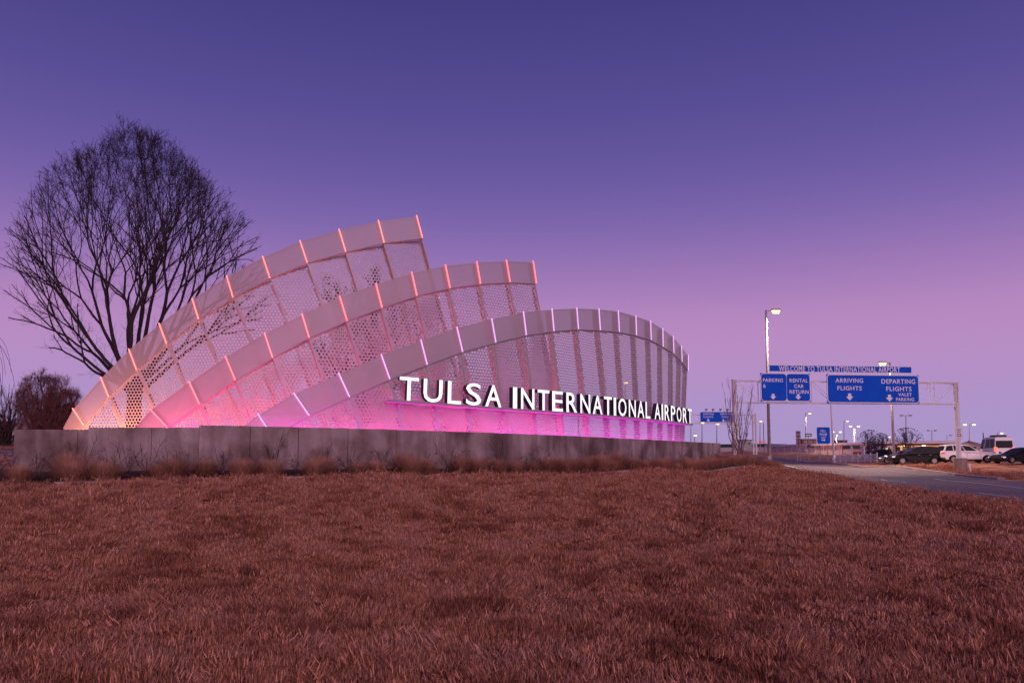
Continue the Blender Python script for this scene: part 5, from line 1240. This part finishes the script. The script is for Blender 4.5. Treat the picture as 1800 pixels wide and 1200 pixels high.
    for s_ in (-1, 1):
        MB().box(hl - .32, hl - .02, s_ * (wl - .16) - .17, s_ * (wl - .16) + .10, hood - .30, hood - .17).build('headlight', m_headon if lit_head else m_head, r, bevel=.03)
        MB().box(-hl - .01, -hl + .24, s_ * (wl - .15) - .13, s_ * (wl - .15) + .11, belt - .24, belt - .10 if kind != 'van' else belt + .25).build('taillight', m_redhot if lit_tail else m_red, r, bevel=.02)
        MB().box(hl * .36, hl * .36 + .16, s_ * (wl + .08) - .09, s_ * (wl + .08) + .09, belt + .02, belt + .19).build('mirror', pm, r, bevel=.03)
        for hx in (-.05, -1.05): MB().box(hx - .1, hx + .1, s_ * (wl + .008) - .012, s_ * (wl + .008) + .012, belt - .16, belt - .12).build('door_handle', m_rim, r)
        for hx in (-.22 * hl * .5, hl * .38): MB().box(hx - .006, hx + .006, s_ * (wl - .0) - .008, s_ * (wl - .0) + .006, .42, belt - .06).build('door_seam', m_dark, r)
    MB().box(-hl - .02, -hl, -.26, .26, .62, .75).build('number_plate', m_sw, r)
    return r
def at(px, D): q = P(px, 800, D); return (q.x, D, gz(q.x, D) + .0)
PI = math.pi
car('parked_suv', at(1697, 76), -.10, 'white suv with dark windows parked behind the right gantry post, rear to the left', p_white, 4.95, 1.95, 1.74, 'suv')
car('parked_suv', at(1608, 77), PI - .12, 'black suv parked left of the white one, facing left, silver sill trim', p_black, 4.7, 1.95, 1.75, 'suv')
car('parked_car', at(1789, 73), PI + .20, 'dark sedan cut by the right edge of the photo, facing left', p_navy, 4.7, 1.85, 1.48, 'sedan')
vn = car('parked_van', at(1749, 88), 1.36, 'tall white passenger van with a dark roof unit, red tail lamp lit', p_white, 5.6, 2.0, 2.6, 'van', True, cat='van')
MB().box(-1.9, -.4, -.6, .6, 2.6, 2.8).build('roof_unit', m_dark, vn, bevel=.06)
car('parked_car', at(1584, 86), PI - .35, 'grey car half hidden behind the bonnet of the black suv', p_grey, 4.6, 1.82, 1.5, 'sedan')
car('arriving_car', at(1553, 101), -PI * .5 + .05, 'dark car with lit headlights in front of the lit window', p_navy, 4.5, 1.8, 1.45, 'sedan', lit_head=True)
car('parked_car', at(1535.5, 104), PI * .5, 'small white car with red tail lamps behind the picket fence', p_white, 4.4, 1.8, 1.5, 'sedan', True)
# person standing among the cars
def person(px, D, label):
    loc = at(px, D); r = thing('person', loc, 0, label, 'person')
    def skin(name, pts, edges, rad, m, sub=2):
        me = bpy.data.meshes.new(name); me.from_pydata(pts, edges, []); o_ = link(name, me, r); me.materials.append(m)
        sk = o_.modifiers.new('skin', 'SKIN'); sk.use_smooth_shade = True; ss = o_.modifiers.new('sub', 'SUBSURF'); ss.levels = sub; ss.render_levels = sub
        for v, q in zip(me.skin_vertices[0].data, rad): v.radius = (q, q * .8)
        me.skin_vertices[0].data[0].use_root = True; return o_
    pts = [(0, 0, .98), (0, 0, 1.2), (0, 0, 1.42), (0, 0, 1.52), (0, -.01, 1.62), (0, -.01, 1.72), (-.19, 0, 1.42), (-.25, .0, 1.15), (-.24, -.08, .90), (-.24, -.1, .80), (.19, 0, 1.42), (.25, .0, 1.15), (.24, -.10, .92), (.23, -.14, .82),
           (-.10, 0, .9), (-.12, -.01, .50), (-.13, .02, .08), (-.13, -.12, .04), (.10, 0, .9), (.12, -.02, .50), (.13, 0, .08), (.13, -.14, .04)]
    ed = [(0, 1), (1, 2), (2, 3), (3, 4), (4, 5), (2, 6), (6, 7), (7, 8), (8, 9), (2, 10), (10, 11), (11, 12), (12, 13), (0, 14), (14, 15), (15, 16), (16, 17), (0, 18), (18, 19), (19, 20), (20, 21)]
    rad = [.155, .15, .165, .06, .10, .085, .075, .055, .042, .036, .075, .055, .042, .036, .10, .072, .05, .04, .10, .072, .05, .04]
    skin('body', pts, ed, rad, mat('dark_clothes', (.014, .012, .012), .9)); return r
person(1563.5, 97, 'person in dark clothing standing between the lit car and the black suv')

# ------------------------------------------------------------------ far left: fence, verge and path behind the wall
FW = Frame(P(-160, 760, 64), P(150, 760, 70)); wf = thing('panel_fence', (FW.o.x, FW.o.y, 0), FW.rz, 'dark panel fence with pale posts behind the crape myrtles at far left', 'fence')
m_fp = mat('dark_fence_panel', (.10, .045, .05), .9, noise=(4, (.06, .03, .035), (1, 1, .3))); m_fpost = mat('pale_fence_post', (.40, .33, .34), .8)
xs_ = [FW.hit(px, 760)[0] for px in (-150, -132, -112, -90, -70, -45, -20, -2, 17, 26, 35, 45, 53, 61, 72, 83, 95, 108, 122, 138)]
zt1 = FW.hit(10, 741)[1]
for i, x in enumerate(xs_):
    q = FW.o + FW.e * x; zg = gz(q.x, q.y); w = .085 if i < 9 else .16
    MB().box(x - w * 1.1, x + w * 1.1, -.08, .08, zg - .1, zt1 + (.0 if i < 9 else -.05)).build('post', m_fpost, wf)
    if i < len(xs_) - 1:
        x2 = xs_[i + 1]; m_ = MB(); m_.box(x + w * 1.1, x2 - w * 1.1, .0, .05, zg - .1, zt1 + .08).build('panel', m_fp, wf)
vp = resample(np.array([[-60, 36], [-40, 36.5], [-22, 37], [-14, 38]]), 20); vq = vp + np.array([0, 4.5])
drape('footpath', vp, vq, mat('footpath_concrete', (.30, .28, .36), .8), .03, n_across=6)
